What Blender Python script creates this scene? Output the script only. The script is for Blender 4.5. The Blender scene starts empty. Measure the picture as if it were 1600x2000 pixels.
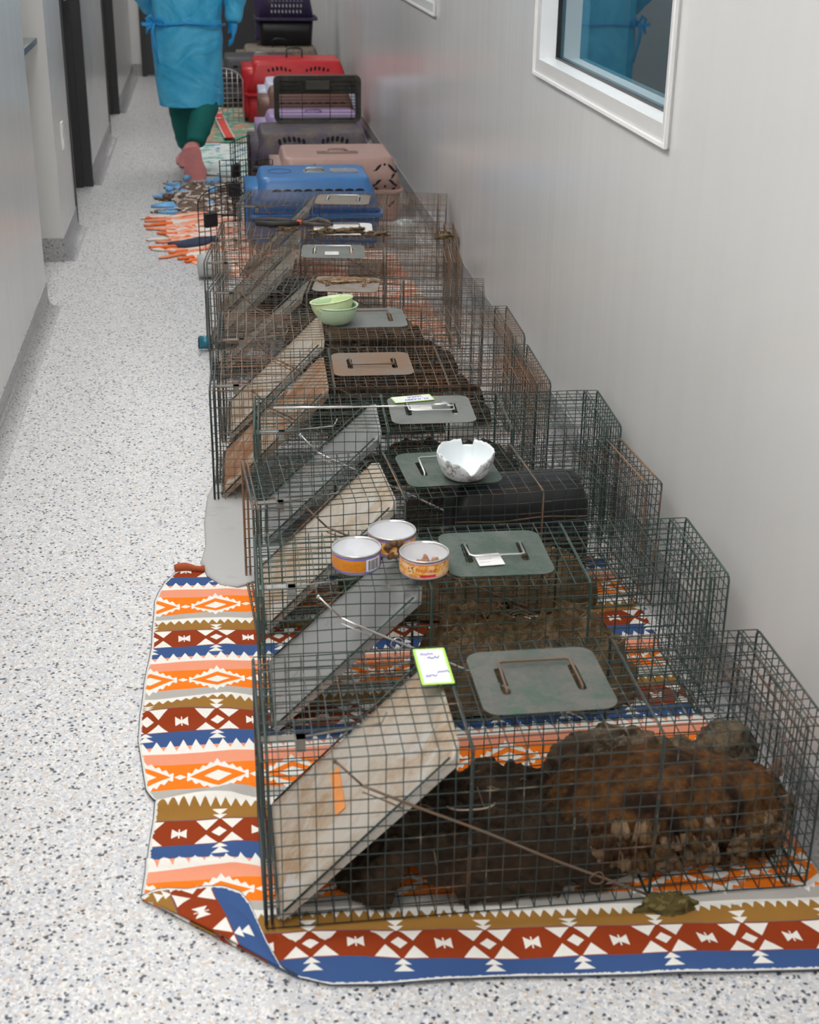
import bpy, bmesh, math, random
from mathutils import Vector, Matrix, noise
from math import sin, cos, pi, radians, sqrt
S = bpy.context.scene
COL = S.collection
PI = math.pi

# ------------------------------------------------------------------ node expressions
class X:
    def __init__(s, nt, v): s.nt, s.v = nt, v
    def m(s, op, *o, clamp=False):
        n = s.nt.nodes.new('ShaderNodeMath'); n.operation = op; n.use_clamp = clamp
        for i, a in enumerate((s,) + o):
            a = a.v if isinstance(a, X) else a
            if isinstance(a, (int, float)): n.inputs[i].default_value = a
            else: s.nt.links.new(a, n.inputs[i])
        return X(s.nt, n.outputs[0])
    def __add__(s, o): return s.m('ADD', o)
    def __radd__(s, o): return s.m('ADD', o)
    def __sub__(s, o): return s.m('SUBTRACT', o)
    def __rsub__(s, o): return X(s.nt, o).m('SUBTRACT', s)
    def __mul__(s, o): return s.m('MULTIPLY', o)
    def __rmul__(s, o): return s.m('MULTIPLY', o)
    def __truediv__(s, o): return s.m('DIVIDE', o)
    def __lt__(s, o): return s.m('LESS_THAN', o)
    def __gt__(s, o): return s.m('GREATER_THAN', o)
    def __and__(s, o): return s.m('MULTIPLY', o)
    def __or__(s, o): return s.m('MAXIMUM', o)
    def inv(s): return X(s.nt, 1.0).m('SUBTRACT', s)
    def abs(s): return s.m('ABSOLUTE')
    def frac(s): return s.m('FRACT')
    def rng(s, a, b): return (s > a) & (s < b)
    def smooth(s, a, b):
        n = s.nt.nodes.new('ShaderNodeMapRange'); n.clamp = True
        s.nt.links.new(s.v, n.inputs[0])
        for i, q in ((1, a), (2, b), (3, 0.), (4, 1.)): n.inputs[i].default_value = q
        return X(s.nt, n.outputs[0])

class Mat:
    def __init__(s, name, col=(.8, .8, .8), rough=.5, metal=0., spec=.5):
        s.m = bpy.data.materials.new(name); s.m.use_nodes = True
        s.nt = s.m.node_tree; s.b = s.nt.nodes['Principled BSDF']
        s.b.inputs['Base Color'].default_value = (*col, 1)
        s.b.inputs['Roughness'].default_value = rough
        s.b.inputs['Metallic'].default_value = metal
        s.b.inputs['Specular IOR Level'].default_value = spec
        s._pos = None
    def new(s, t): return s.nt.nodes.new(t)
    def val(s, v): return X(s.nt, v)
    def coord(s, kind='Object', scale=(1, 1, 1)):
        if kind == 'World': o = s.new('ShaderNodeNewGeometry').outputs['Position']
        else: o = s.new('ShaderNodeTexCoord').outputs[kind]
        mp = s.new('ShaderNodeMapping'); mp.inputs['Scale'].default_value = scale
        s.nt.links.new(o, mp.inputs[0]); return mp.outputs[0]
    def noise(s, sc, det=4, rough=.55, kind='Object', scale=(1, 1, 1), dist=0):
        n = s.new('ShaderNodeTexNoise'); n.inputs['Scale'].default_value = sc
        n.inputs['Detail'].default_value = det; n.inputs['Roughness'].default_value = rough
        n.inputs['Distortion'].default_value = dist
        s.nt.links.new(s.coord(kind, scale), n.inputs['Vector'])
        return X(s.nt, n.outputs['Fac'])
    def voro(s, sc, kind='World', scale=(1, 1, 1)):
        n = s.new('ShaderNodeTexVoronoi'); n.inputs['Scale'].default_value = sc
        s.nt.links.new(s.coord(kind, scale), n.inputs['Vector'])
        sp = s.new('ShaderNodeSeparateColor'); s.nt.links.new(n.outputs['Color'], sp.inputs[0])
        return X(s.nt, n.outputs['Distance']), [X(s.nt, o) for o in sp.outputs]
    def mix(s, f, a, b):
        n = s.new('ShaderNodeMix'); n.data_type = 'RGBA'
        for sock, v in ((n.inputs[0], f), (n.inputs[6], a), (n.inputs[7], b)):
            v = v.v if isinstance(v, X) else v
            if isinstance(v, (int, float)): sock.default_value = v
            elif isinstance(v, tuple): sock.default_value = (*v[:3], 1)
            else: s.nt.links.new(v, sock)
        return n.outputs[2]
    def color(s, v):
        s.nt.links.new(v, s.b.inputs['Base Color']); return s
    def rough(s, x): s.nt.links.new(x.v, s.b.inputs['Roughness']); return s
    def bump(s, x, strength=.3, dist=.01):
        n = s.new('ShaderNodeBump'); n.inputs['Strength'].default_value = strength
        n.inputs['Distance'].default_value = dist
        s.nt.links.new(x.v, n.inputs['Height']); s.nt.links.new(n.outputs[0], s.b.inputs['Normal']); return s

def plain(name, col, rough=.5, metal=0., var=.12, sc=20, bump=0):
    """solid colour with faint procedural variation"""
    m = Mat(name, col, rough, metal)
    n = m.noise(sc)
    dk = tuple(c * (1 - var) for c in col); lt = tuple(min(1, c * (1 + var)) for c in col)
    m.color(m.mix(n.smooth(.3, .7), dk, lt))
    if bump: m.bump(n, bump)
    return m.m

def dirty(name, col, dirt, amount=.5, rough=.5, metal=0., sc=9, second=None):
    m = Mat(name, col, rough, metal)
    n = m.noise(sc, 6, .65); n2 = m.noise(sc * 4.3, 5, .7, dist=.6)
    c = m.mix((n * .6 + n2 * .4).smooth(.62 - amount * .35, .72 - amount * .2), col, dirt)
    if second:
        n3 = m.noise(sc * 1.7, 5, .6, dist=1.0)
        c = m.mix(n3.smooth(.56, .66), c, second)
    m.color(c); m.bump(n2, .15, .003)
    return m.m

def wire_mat(name, base, rust, amt):
    m = Mat(name, base, .42, .25)
    n = m.noise(5.5, 4, .6); n2 = m.noise(60, 3, .6)
    f = (n * .62 + n2 * .38).smooth(.66 - .35 * amt, .76 - .35 * amt)
    c = m.mix(f, base, rust)
    n3 = m.noise(23, 3, .6)
    c = m.mix(n3.smooth(.6, .72), c, (.26, .22, .17))
    m.color(c); return m.m

M = {}
M['steel'] = plain('bright_steel', (.62, .62, .61), .28, .85)
M['zinc'] = dirty('galvanised_steel', (.36, .37, .37), (.25, .24, .22), .25, .42, .35, 12)
M['zinc_tan'] = dirty('muddy_galvanised_steel', (.48, .44, .38), (.36, .25, .15), .55, .6, .05, 8, (.50, .49, .47))
M['zinc_rust'] = dirty('rusty_galvanised_steel', (.42, .36, .28), (.25, .10, .035), .8, .65, .1, 9, (.42, .39, .34))
M['plate_green'] = dirty('green_painted_plate', (.050, .085, .066), (.115, .125, .115), .5, .5, .1, 14)
M['plate_green2'] = dirty('worn_green_plate', (.055, .088, .072), (.125, .12, .108), .75, .5, .1, 16, (.045, .105, .065))
M['plate_grey'] = dirty('grey_plate', (.19, .20, .192), (.13, .14, .125), .3, .45, .25, 10)
M['plate_rust'] = dirty('rusty_plate', (.17, .16, .145), (.20, .115, .065), .8, .65, .1, 11)
M['plate_mud'] = dirty('mud_caked_plate', (.25, .25, .24), (.23, .14, .075), .55, .65, .1, 14)
M['plate_tan'] = dirty('stained_plate', (.22, .205, .175), (.25, .15, .08), .4, .6, .1, 10)
M['rod_rust'] = dirty('brown_rod', (.14, .11, .085), (.20, .10, .05), .5, .5, .3, 30)
M['black'] = plain('black_plastic', (.012, .012, .014), .4)
M['blackwire'] = plain('black_wire', (.008, .008, .01), .35, .2)
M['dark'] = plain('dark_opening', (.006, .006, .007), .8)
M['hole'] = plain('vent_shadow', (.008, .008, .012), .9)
M['green_wire'] = wire_mat('green_wire', (.034, .050, .047), (.15, .085, .05), .35)
M['green_wire2'] = wire_mat('green_wire_clean', (.040, .070, .060), (.12, .075, .05), .15)
M['rust_wire'] = wire_mat('rusty_wire', (.06, .072, .065), (.24, .12, .06), .62)
M['brown_wire'] = wire_mat('brown_wire', (.11, .10, .085), (.24, .15, .095), .7)
M['grey_wire'] = wire_mat('grey_wire', (.095, .105, .10), (.20, .14, .10), .45)
M['white_pl'] = plain('white_card', (.74, .74, .74), .5, var=.02)
M['lime'] = plain('lime_border', (.42, .72, .12), .5, var=.05)
M['ink'] = plain('blue_ink', (.10, .11, .62), .5)
M['orange_sticker'] = plain('orange_sticker', (.80, .30, .08), .5)
M['teal'] = plain('teal_plastic', (.01, .14, .20), .3)
M['frost'] = plain('frosted_plastic', (.45, .47, .46), .4, var=.06)
M['straw'] = plain('straw', (.15, .10, .05), .8)

# ------------------------------------------------------------------ mesh helpers
def obj(name, bm, mat, parent=None, smooth=False, loc=None, rz=None):
    me = bpy.data.meshes.new(name); bm.to_mesh(me); bm.free()
    o = bpy.data.objects.new(name, me); COL.objects.link(o)
    for mt in (mat if isinstance(mat, (list, tuple)) else [mat]): me.materials.append(mt)
    if smooth:
        me.polygons.foreach_set('use_smooth', [True] * len(me.polygons))
    if parent: o.parent = parent
    if loc: o.location = loc
    if rz: o.rotation_euler = (0, 0, rz)
    return o
def tag(o, label, cat, group=None, kind=None):
    if label: o['label'] = label
    if cat: o['category'] = cat
    if group: o['group'] = group
    if kind: o['kind'] = kind
    return o
def thing(name, label, cat, loc=(0, 0, 0), rz=0, group=None):
    o = bpy.data.objects.new(name, None); COL.objects.link(o)
    o.empty_display_size = .05; o.location = loc; o.rotation_euler = (0, 0, rz)
    return tag(o, label, cat, group)
def struct(name, bm, mat, parent=None, smooth=False):
    o = obj(name, bm, mat, parent, smooth)
    if not parent: o['kind'] = 'structure'
    return o
def box(bm, x0, x1, y0, y1, z0, z1, mi=0):
    v = [bm.verts.new((x, y, z)) for z in (z0, z1) for y in (y0, y1) for x in (x0, x1)]
    for f in ((0, 2, 3, 1), (4, 5, 7, 6), (0, 1, 5, 4), (2, 6, 7, 3), (0, 4, 6, 2), (1, 3, 7, 5)):
        fc = bm.faces.new([v[i] for i in f]); fc.material_index = mi
def bbox(x0, x1, y0, y1, z0, z1, bev=0, seg=2):
    bm = bmesh.new(); box(bm, x0, x1, y0, y1, z0, z1)
    if bev: bmesh.ops.bevel(bm, geom=bm.edges[:], offset=bev, segments=seg, profile=.5, affect='EDGES')
    return bm
def tube(bm, pts, r, n=6, closed=False, cap=True, mi=0):
    pts = [Vector(p) for p in pts]; k = len(pts)
    rs = r if isinstance(r, (list, tuple)) else [r] * k
    d0 = (pts[1] - pts[0]).normalized()
    up = Vector((0, 0, 1)) if abs(d0.z) < .9 else Vector((1, 0, 0))
    nrm = d0.cross(up).normalized(); rings = []; prev = d0
    for i, p in enumerate(pts):
        if closed: d = (pts[(i + 1) % k] - pts[i - 1])
        else: d = pts[min(i + 1, k - 1)] - pts[max(i - 1, 0)]
        if d.length < 1e-9: d = prev
        d = d.normalized()
        nrm = (nrm - d * nrm.dot(d))
        if nrm.length < 1e-6: nrm = d.orthogonal()
        nrm.normalize(); b = d.cross(nrm); prev = d
        rings.append([bm.verts.new(p + (nrm * cos(2 * PI * j / n + PI / n) + b * sin(2 * PI * j / n + PI / n)) * rs[i]) for j in range(n)])
    for i in range(k if closed else k - 1):
        a, b2 = rings[i], rings[(i + 1) % k]
        for j in range(n):
            f = bm.faces.new((a[j], a[(j + 1) % n], b2[(j + 1) % n], b2[j])); f.material_index = mi; f.smooth = n > 4
    if cap and not closed:
        for rg in (rings[0][::-1], rings[-1]):
            try: bm.faces.new(rg).material_index = mi
            except Exception: pass
def lathe(bm, prof, n=32, cx=0, cy=0, cz=0, mi=0, fz=None):
    rings = []
    for r, z in prof:
        rings.append([bm.verts.new((cx + r * cos(2 * PI * j / n), cy + r * sin(2 * PI * j / n), cz + z + (fz(r, z, 2 * PI * j / n) if fz else 0))) for j in range(n)])
    for a, b in zip(rings, rings[1:]):
        for j in range(n):
            f = bm.faces.new((a[j], a[(j + 1) % n], b[(j + 1) % n], b[j])); f.smooth = True; f.material_index = mi
    return rings
def prism(bm, poly, z0, z1, mi=0):
    a = [bm.verts.new((x, y, z0)) for x, y in poly]; b = [bm.verts.new((x, y, z1)) for x, y in poly]
    n = len(poly)
    bm.faces.new(a[::-1]).material_index = mi; bm.faces.new(b).material_index = mi
    for i in range(n): bm.faces.new((a[i], a[(i + 1) % n], b[(i + 1) % n], b[i])).material_index = mi
def rrect(x0, x1, y0, y1, r, k=5):
    out = []
    for cx, cy, a in ((x1 - r, y1 - r, 0), (x0 + r, y1 - r, 90), (x0 + r, y0 + r, 180), (x1 - r, y0 + r, 270)):
        for i in range(k + 1):
            t = radians(a + 90 * i / k); out.append((cx + r * cos(t), cy + r * sin(t)))
    return out
def loft(bm, secs, k=5, captop=True, capbot=True, mi=0):
    """secs: (z, x0,x1,y0,y1,r)"""
    rings = [[bm.verts.new((x, y, s[0])) for x, y in rrect(*s[1:], k)] for s in secs]
    n = len(rings[0])
    for a, b in zip(rings, rings[1:]):
        for j in range(n):
            f = bm.faces.new((a[j], a[(j + 1) % n], b[(j + 1) % n], b[j])); f.smooth = True; f.material_index = mi
    if capbot: bm.faces.new(rings[0][::-1]).material_index = mi
    if captop: bm.faces.new(rings[-1]).material_index = mi
    return rings
def xform(bm, mtx): bmesh.ops.transform(bm, matrix=mtx, verts=bm.verts[:])
def nz(x, y, z=0, s=1): return noise.noise(Vector((x * s, y * s, z * s)))
def text_mesh(body, size, extr=.0002):
    cu = bpy.data.curves.new('lettering', 'FONT'); cu.body = body; cu.size = size; cu.extrude = extr
    cu.align_x = 'CENTER'; cu.align_y = 'CENTER'
    t = bpy.data.objects.new('lettering', cu); COL.objects.link(t)
    dg = bpy.context.evaluated_depsgraph_get(); dg.update()
    me = bpy.data.meshes.new_from_object(t.evaluated_get(dg))
    bm = bmesh.new(); bm.from_mesh(me)
    bpy.data.objects.remove(t); bpy.data.curves.remove(cu); bpy.data.meshes.remove(me)
    return bm

# ------------------------------------------------------------------ camera (50 mm, portrait, looking down the corridor)
cam = bpy.data.cameras.new('camera'); co = bpy.data.objects.new('camera', cam); COL.objects.link(co)
Rm = ((0.99116173, 0.04195535, -0.12584978), (-0.13205532, 0.40244593, -0.90586901), (0.01264168, 0.91448183, 0.40442943))
mt = Matrix([list(r) + [0] for r in Rm] + [[0, 0, 0, 1]]); mt.translation = (0, 0, 1.55)
co.matrix_world = mt
cam.sensor_fit = 'VERTICAL'; cam.sensor_height = 36; cam.lens = 2760 * 36 / 2000
cam.dof.use_dof = True; cam.dof.focus_distance = 3.75; cam.dof.aperture_fstop = 6.3
cam.clip_start = .05; cam.clip_end = 60
S.camera = co

# ------------------------------------------------------------------ setting
XL, XR, YE, ZC = -.685, 1.02, 13.1, 2.7
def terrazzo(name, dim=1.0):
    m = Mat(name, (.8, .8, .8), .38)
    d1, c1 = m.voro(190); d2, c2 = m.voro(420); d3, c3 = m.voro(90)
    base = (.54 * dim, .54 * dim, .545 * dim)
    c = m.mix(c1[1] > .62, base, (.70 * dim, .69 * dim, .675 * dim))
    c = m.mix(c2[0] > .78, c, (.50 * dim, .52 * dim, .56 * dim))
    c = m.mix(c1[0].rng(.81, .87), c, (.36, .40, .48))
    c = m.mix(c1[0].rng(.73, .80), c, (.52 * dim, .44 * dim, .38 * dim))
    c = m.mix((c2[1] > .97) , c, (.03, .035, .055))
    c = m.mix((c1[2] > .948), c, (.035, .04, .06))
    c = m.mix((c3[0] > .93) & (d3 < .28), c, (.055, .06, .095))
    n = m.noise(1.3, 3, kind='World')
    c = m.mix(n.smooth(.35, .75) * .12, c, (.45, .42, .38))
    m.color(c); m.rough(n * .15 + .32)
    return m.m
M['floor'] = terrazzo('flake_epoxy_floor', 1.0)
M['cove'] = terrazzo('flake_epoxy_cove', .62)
def wallmat():
    m = Mat('glossy_wall_panel', (.72, .72, .71), .25)
    n = m.noise(1.1, 3, kind='World', scale=(1, 1, .15))
    m.color(m.mix(n, (.60, .60, .592), (.66, .66, .65)))
    n2 = m.noise(2.0, 2, kind='World', scale=(1, 3.0, .12))
    m.bump(n2, .10, .03)
    m.rough(m.noise(3, 3, kind='World') * .08 + .20)
    return m.m
M['wall'] = wallmat()
M['jamb'] = plain('dark_door_frame_paint', (.035, .035, .036), .45, var=.05)
M['doorgrey'] = plain('dark_grey_door', (.045, .045, .048), .5, var=.05)
M['ceil'] = plain('ceiling_paint', (.75, .75, .74), .8, var=.03)
M['winwhite'] = plain('window_frame_white', (.85, .85, .86), .35, var=.02)
M['wingrey'] = plain('window_casing_grey', (.58, .58, .575), .45, var=.02)

bm = bmesh.new(); box(bm, -2.6, 2.6, -3.2, YE + .1, -.1, 0); struct('floor', bm, M['floor'])
bm = bmesh.new(); box(bm, -2.6, 2.6, -3.2, YE + .1, ZC, ZC + .1); struct('ceiling', bm, M['ceil'])

def left_seg(name, y0, y1, z0=0, z1=ZC):
    bm = bmesh.new(); box(bm, XL - .15, XL, y0, y1, z0, z1); struct(name, bm, M['wall'])
bm = bmesh.new()
box(bm, XL - .15, XL, -3.2, 5.62, 0, ZC); box(bm, -2.2, XL, 6.378, 6.52, 0, ZC); box(bm, XL - .15, XL, 6.52, 7.08, 0, ZC)
box(bm, XL - .15, XL, 8.13, 9.78, 0, ZC); box(bm, XL - .15, XL, 10.87, YE, 0, ZC)
for a, b in ((5.62, 6.378), (7.08, 8.13), (9.78, 10.87)): box(bm, XL - .15, XL, a, b, 2.1, ZC)
box(bm, -2.6, -2.2, 3.5, 6.52, 0, ZC); box(bm, -2.2, XL - .15, 3.5, 3.6, 0, ZC)
struct('wall_left', bm, M['wall'])
bm = bmesh.new(); box(bm, XR, XR + .15, -3.2, YE, 0, 1.017)
W1 = (3.15, 4.56); W2 = (6.69, 8.10)
for a, b in ((-3.2, W1[0]), (W1[1], W2[0]), (W2[1], YE)): box(bm, XR, XR + .15, a, b, 1.017, 2.1)
box(bm, XR, XR + .15, -3.2, YE, 2.1, ZC); struct('wall_right', bm, M['wall'])
bm = bmesh.new(); box(bm, XL - .15, -.56, YE, YE + .12, 0, ZC); box(bm, .46, XR + .15, YE, YE + .12, 0, ZC); box(bm, -.56, .46, YE, YE + .12, 2.15, ZC)
struct('wall_back', bm, M['wall'])
bm = bmesh.new(); box(bm, -.9, 1.2, -3.2, -3.1, 0, ZC); struct('wall_front', bm, M['wall'])
# cove bases: curved flake-epoxy skirting
def cove(bm, x, s, y0, y1, h=.105):
    prof = [(0, h), (.004, h), (.004, .045)] + [(.004 + .035 * (1 - cos(t)), .045 - .041 * sin(t) ) for t in [PI / 2 * i / 6 for i in range(7)]] + [(.05, .0005), (0, .0005)]
    v = [[bm.verts.new((x + s * a, y, b)) for a, b in prof] for y in (y0, y1)]
    n = len(prof)
    for i in range(n):
        f = bm.faces.new((v[0][i], v[0][(i + 1) % n], v[1][(i + 1) % n], v[1][i])); f.smooth = 2 < i < 9
    bm.faces.new(v[0]); bm.faces.new(v[1][::-1])
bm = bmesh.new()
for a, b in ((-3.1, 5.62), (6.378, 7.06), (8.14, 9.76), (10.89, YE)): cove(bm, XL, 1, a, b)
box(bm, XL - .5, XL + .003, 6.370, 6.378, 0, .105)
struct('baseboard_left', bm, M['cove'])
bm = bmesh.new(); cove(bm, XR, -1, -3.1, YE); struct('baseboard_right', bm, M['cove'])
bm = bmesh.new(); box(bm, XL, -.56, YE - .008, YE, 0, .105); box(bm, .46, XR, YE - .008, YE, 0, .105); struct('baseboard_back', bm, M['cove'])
# left doors: dark steel frames with dark leaves set back
for k, (a, b) in enumerate(((7.08, 8.13), (9.78, 10.87))):
    bm = bmesh.new(); box(bm, XL - .15, XL - .10, a, b, 0, 2.1)
    d = struct('door_%d' % (k + 1), bm, M['doorgrey'])
    bm = bmesh.new()
    box(bm, XL - .098, XL - .045, b - .062, b - .028, 0, 2.1); box(bm, XL - .05, XL + .006, b - .028, b + .012, 0, 2.1); box(bm, XL - .098, XL - .05, b - .03, b, 0, 2.1)
    box(bm, XL - .098, XL + .006, a - .012, a + .028, 0, 2.1); box(bm, XL - .098, XL + .006, a, b, 2.06, 2.1)
    f = obj('door_frame', bm, M['jamb'], d)
    bm = bmesh.new(); tube(bm, [(XL - .10, b - .12, 1.0), (XL - .05, b - .12, 1.0), (XL - .05, b - .24, 1.0)], .009, 8)
    obj('door_handle', bm, M['steel'], d, True)
bm = bmesh.new(); box(bm, -.56, -.052, YE - .01, YE + .05, .012, 2.15); box(bm, -.048, .46, YE - .01, YE + .05, .012, 2.15)
d = struct('door_3', bm, M['doorgrey'])
bm = bmesh.new(); box(bm, -.60, -.56, YE - .03, YE + .02, 0, 2.19); box(bm, .46, .50, YE - .03, YE + .02, 0, 2.19); box(bm, -.6, .5, YE - .03, YE + .02, 2.15, 2.19)
obj('door_frame', bm, M['jamb'], d)
bm = bmesh.new(); box(bm, -.035, .46, YE - .04, YE - .01, .0, .035); obj('door_threshold', bm, M['black'], d)

# windows in the right wall
gm = bpy.data.materials.new('window_glass'); gm.use_nodes = True; nt = gm.node_tree
for n in list(nt.nodes): nt.nodes.remove(n)
out = nt.nodes.new('ShaderNodeOutputMaterial'); mx = nt.nodes.new('ShaderNodeMixShader'); fr = nt.nodes.new('ShaderNodeFresnel'); fr.inputs[0].default_value = 2.9
tr = nt.nodes.new('ShaderNodeBsdfTransparent'); tr.inputs[0].default_value = (.55, .72, .78, 1); gl = nt.nodes.new('ShaderNodeBsdfGlossy'); gl.inputs['Roughness'].default_value = .01; gl.inputs[0].default_value = (.92, .97, 1, 1)
gq = nt.nodes.new('ShaderNodeNewGeometry'); mm = nt.nodes.new('ShaderNodeMath'); mm.operation = 'MULTIPLY'; iv = nt.nodes.new('ShaderNodeMath'); iv.operation = 'SUBTRACT'; iv.inputs[0].default_value = 1
nt.links.new(gq.outputs['Backfacing'], iv.inputs[1]); nt.links.new(iv.outputs[0], mm.inputs[1]); nt.links.new(fr.outputs[0], mm.inputs[0]); nt.links.new(mm.outputs[0], mx.inputs[0]); nt.links.new(tr.outputs[0], mx.inputs[1]); nt.links.new(gl.outputs[0], mx.inputs[2]); nt.links.new(mx.outputs[0], out.inputs[0])
M['behind'] = plain('dim_room_wall', (.42, .52, .55), .8, var=.1, sc=1.5)
def emis(name, s):
    m = bpy.data.materials.new(name); m.use_nodes = True; b = m.node_tree.nodes['Principled BSDF']
    b.inputs['Emission Color'].default_value = (1, .985, .96, 1); b.inputs['Emission Strength'].default_value = s
    b.inputs['Base Color'].default_value = (.9, .9, .9, 1); return m
def window(idx, y0, y1, z0=1.017, z1=2.1):
    def ring(bm, xa, xb, i0, i1, chamfer=0):
        # rectangular ring from inset i0 (outer) to i1 (inner), between xa and xb
        box(bm, xa, xb, y0 + i0, y1 - i0, z0 + i0, z0 + i1); box(bm, xa, xb, y0 + i0, y1 - i0, z1 - i1, z1 - i0)
        box(bm, xa, xb, y0 + i0, y0 + i1, z0 + i1, z1 - i1); box(bm, xa, xb, y1 - i1, y1 - i0, z0 + i1, z1 - i1)
    bm = bmesh.new(); ring(bm, XR - .006, XR + .15, -.0, .047)
    w = struct('window_%d' % idx, bm, M['wingrey'])
    bm = bmesh.new(); ring(bm, XR - .014, XR - .006, -.002, .007)
    obj('window_trim', bm, M['winwhite'], w)
    bm = bmesh.new(); ring(bm, XR - .004, XR + .048, .044, .048)
    # inner frame: sash with dark gasket between
    obj('window_frame', bm, M['winwhite'], w)
    bm = bmesh.new(); ring(bm, XR + .048, XR + .060, .045, .054); obj('gasket', bm, M['black'], w)
    bm = bmesh.new(); box(bm, XR + .060, XR + .064, y0 + .047, y1 - .047, z0 + .047, z1 - .047); obj('pane', bm, gm, w)
    bm = bmesh.new(); box(bm, XR + .55, XR + .6, y0 - .6, y1 + .9, .3, 2.6); box(bm, XR + .15, XR + .6, y0 - .65, y0 - .6, .3, 2.6); box(bm, XR + .15, XR + .6, y1 + .9, y1 + .95, .3, 2.6)
    box(bm, XR + .15, XR + .6, y0 - .6, y1 + .9, .25, .3); box(bm, XR + .15, XR + .6, y0 - .6, y1 + .9, 2.6, 2.65)
    struct('wall_behind_window_%d' % idx, bm, M['behind'])
    t = thing('added_room_light', 'unseen light strip added to brighten the room behind the corridor window', 'light', (XR + .38, (y0 + y1) / 2 + .2, 2.60), 0, 'added light strips behind the windows')  # unseen lamp, added to lighten what shows through the glass
    obj('diffuser', bbox(-.1, .1, -.6, .6, -.02, 0), emis('added_strip_glow_%d' % idx, 7.0), t)
window(1, *W1); window(2, *W2)

# outlet plate and counter on the left
t = thing('wall_outlet', 'white outlet cover plate on the left wall before the dark door frame', 'outlet', (XL, 6.70, .50))
obj('cover_plate', bbox(0, .006, -.037, .037, -.06, .06, .002), M['winwhite'], t)
bm = bmesh.new()
for dz in (-.028, .028): box(bm, .0055, .008, -.016, .016, dz - .014, dz + .014)
obj('socket', bm, M['white_pl'], t)
t = thing('service_counter', 'grey service counter end with blue-grey edge inside the left wall opening', 'counter', (-.9, 5.9, .02))
bm = bbox(-.35, .180, -.95, .43, .915, .937, .003); obj('countertop', bm, M['plate_grey'], t)
bm = bmesh.new(); box(bm, .180, .185, -.95, .43, .913, .937); obj('edge_band', bm, plain('blue_grey_laminate', (.06, .08, .11), .4), t)
bm = bmesh.new(); box(bm, -.35, .03, -.85, .36, -.02, .915); obj('cabinet', bm, M['wall'], t)

# ceiling light panels
for i, (y, s) in enumerate(((-1.6, 10), (.9, 12), (3.4, 11), (6.2, 8.5), (9.2, 7.5), (12., 6.5))):
    t = thing('ceiling_light', 'white rectangular ceiling light panel, number of rows along the corridor', 'ceiling light', (-.30, y, ZC), 0, 'ceiling light panels along the corridor')
    t['label'] = 'white rectangular recessed light panel in the corridor ceiling'
    bm = bmesh.new(); box(bm, -.3, .3, -.63, -.6, -.03, 0); box(bm, -.3, .3, .6, .63, -.03, 0); box(bm, -.33, -.3, -.63, .63, -.03, 0); box(bm, .3, .33, -.63, .63, -.03, 0)
    obj('light_frame', bm, M['winwhite'], t)
    bm = bmesh.new(); box(bm, -.3, .3, -.6, .6, -.012, -.002); obj('diffuser', bm, emis('light_diffuser', s), t)

# ------------------------------------------------------------------ blankets
def blanket_mat():
    m = Mat('patterned_fleece', (.8, .8, .8), .9, spec=.15)
    uv = m.new('ShaderNodeUVMap'); sp = m.new('ShaderNodeSeparateXYZ'); m.nt.links.new(uv.outputs[0], sp.inputs[0])
    wob = (m.noise(9, 2) - .5) * .010
    U = X(m.nt, sp.outputs[0]); V = X(m.nt, sp.outputs[1]) * .345   # V in metres, red band at multiples of P
    U = U + wob; V = V + (m.noise(7, 2) - .5) * .008
    P = .345; Q = .141
    s = ((V / P + .5).frac() - .5) * P            # -P/2..P/2, 0 at red centre
    s2 = s + (s < -.06) * P                       # -.06 .. .285
    u = ((U / Q + .5).frac() - .5) * Q            # large motif at 0
    uh = ((U / Q).frac() - .5) * Q                # small motif at 0
    a, b = u.abs(), s.abs()
    RED, OCH, GRY, ORA, PNK, BLU, WHT = (.27, .037, .006), (.31, .155, .032), (.44, .42, .39), (.90, .20, .010), (.80, .31, .19), (.040, .090, .24), (.80, .78, .73)
    c = m.mix(s2 > .036, BLU, OCH)
    c = m.mix(b < .035, c, RED)
    c = m.mix(s2 > .082, c, GRY); c = m.mix(s2 > .124, c, ORA); c = m.mix(s2 > .205, c, PNK)
    c = m.mix(s2 > .262, c, BLU)
    c = m.mix(V < -.0352, c, BLU)
    w = (b < .033) & (b > ((a - .023).abs() * 1.35 + .006))
    w = w | ((a + b) < .0135)
    au = uh.abs(); w = w | ((au < .013) & (b < (au * .75 + .0035))) | ((au < .0012) & (b < .013))
    sa = -1.0 * s
    w = w | (sa.rng(.035, .047) & (a < ((sa - .034) * 1.05))) | (sa.rng(.047, .063) & (a < ((sa - .046) * .95)))
    w = w | (s.rng(.034, .046) & (a < ((s - .033) * 1.0))) | (s.rng(.046, .060) & (a < ((s - .045) * .95)))
    tw = ((U / .0186).frac() - .5).abs() * 2.0
    w = w | ((s2 > (tw * .020 + .066)) & (s2 < .094))
    sl = (U / .026 + s2 * 18.0).frac()
    w = w | ((s2 > .240) & (s2 < (.248 + sl * .032)) & (V > .0))
    so = (s2 - .164).abs(); d = a / .026 + so / .017
    w = w | (d < 1.0)
    st = ((U / .0141).frac() - .5).abs() * .020
    w = w | ((d > 1.55) & (so > (a * -.62 + .033)) & (so < (.046 - a * .75 + st)) & (a < .058))
    w = w | ((au / .011 + so / .008) < 1.0)
    c = m.mix(w, c, WHT)
    e = m.new('ShaderNodeAttribute'); e.attribute_name = 'edge'; ed = X(m.nt, e.outputs['Fac'])
    nh = m.noise(160, 2)
    c = m.mix(ed < (nh * .010 + .001), c, (.70, .69, .66))
    c = m.mix(ed < .0016, c, (.05, .07, .10))
    fz = m.noise(260, 3, .7)
    c = m.mix(fz.smooth(.25, .8) * .10, c, (.08, .07, .06))
    m.color(c); m.bump(fz, .35, .002)
    pass
    return m.m
M['navajo'] = blanket_mat()
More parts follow.
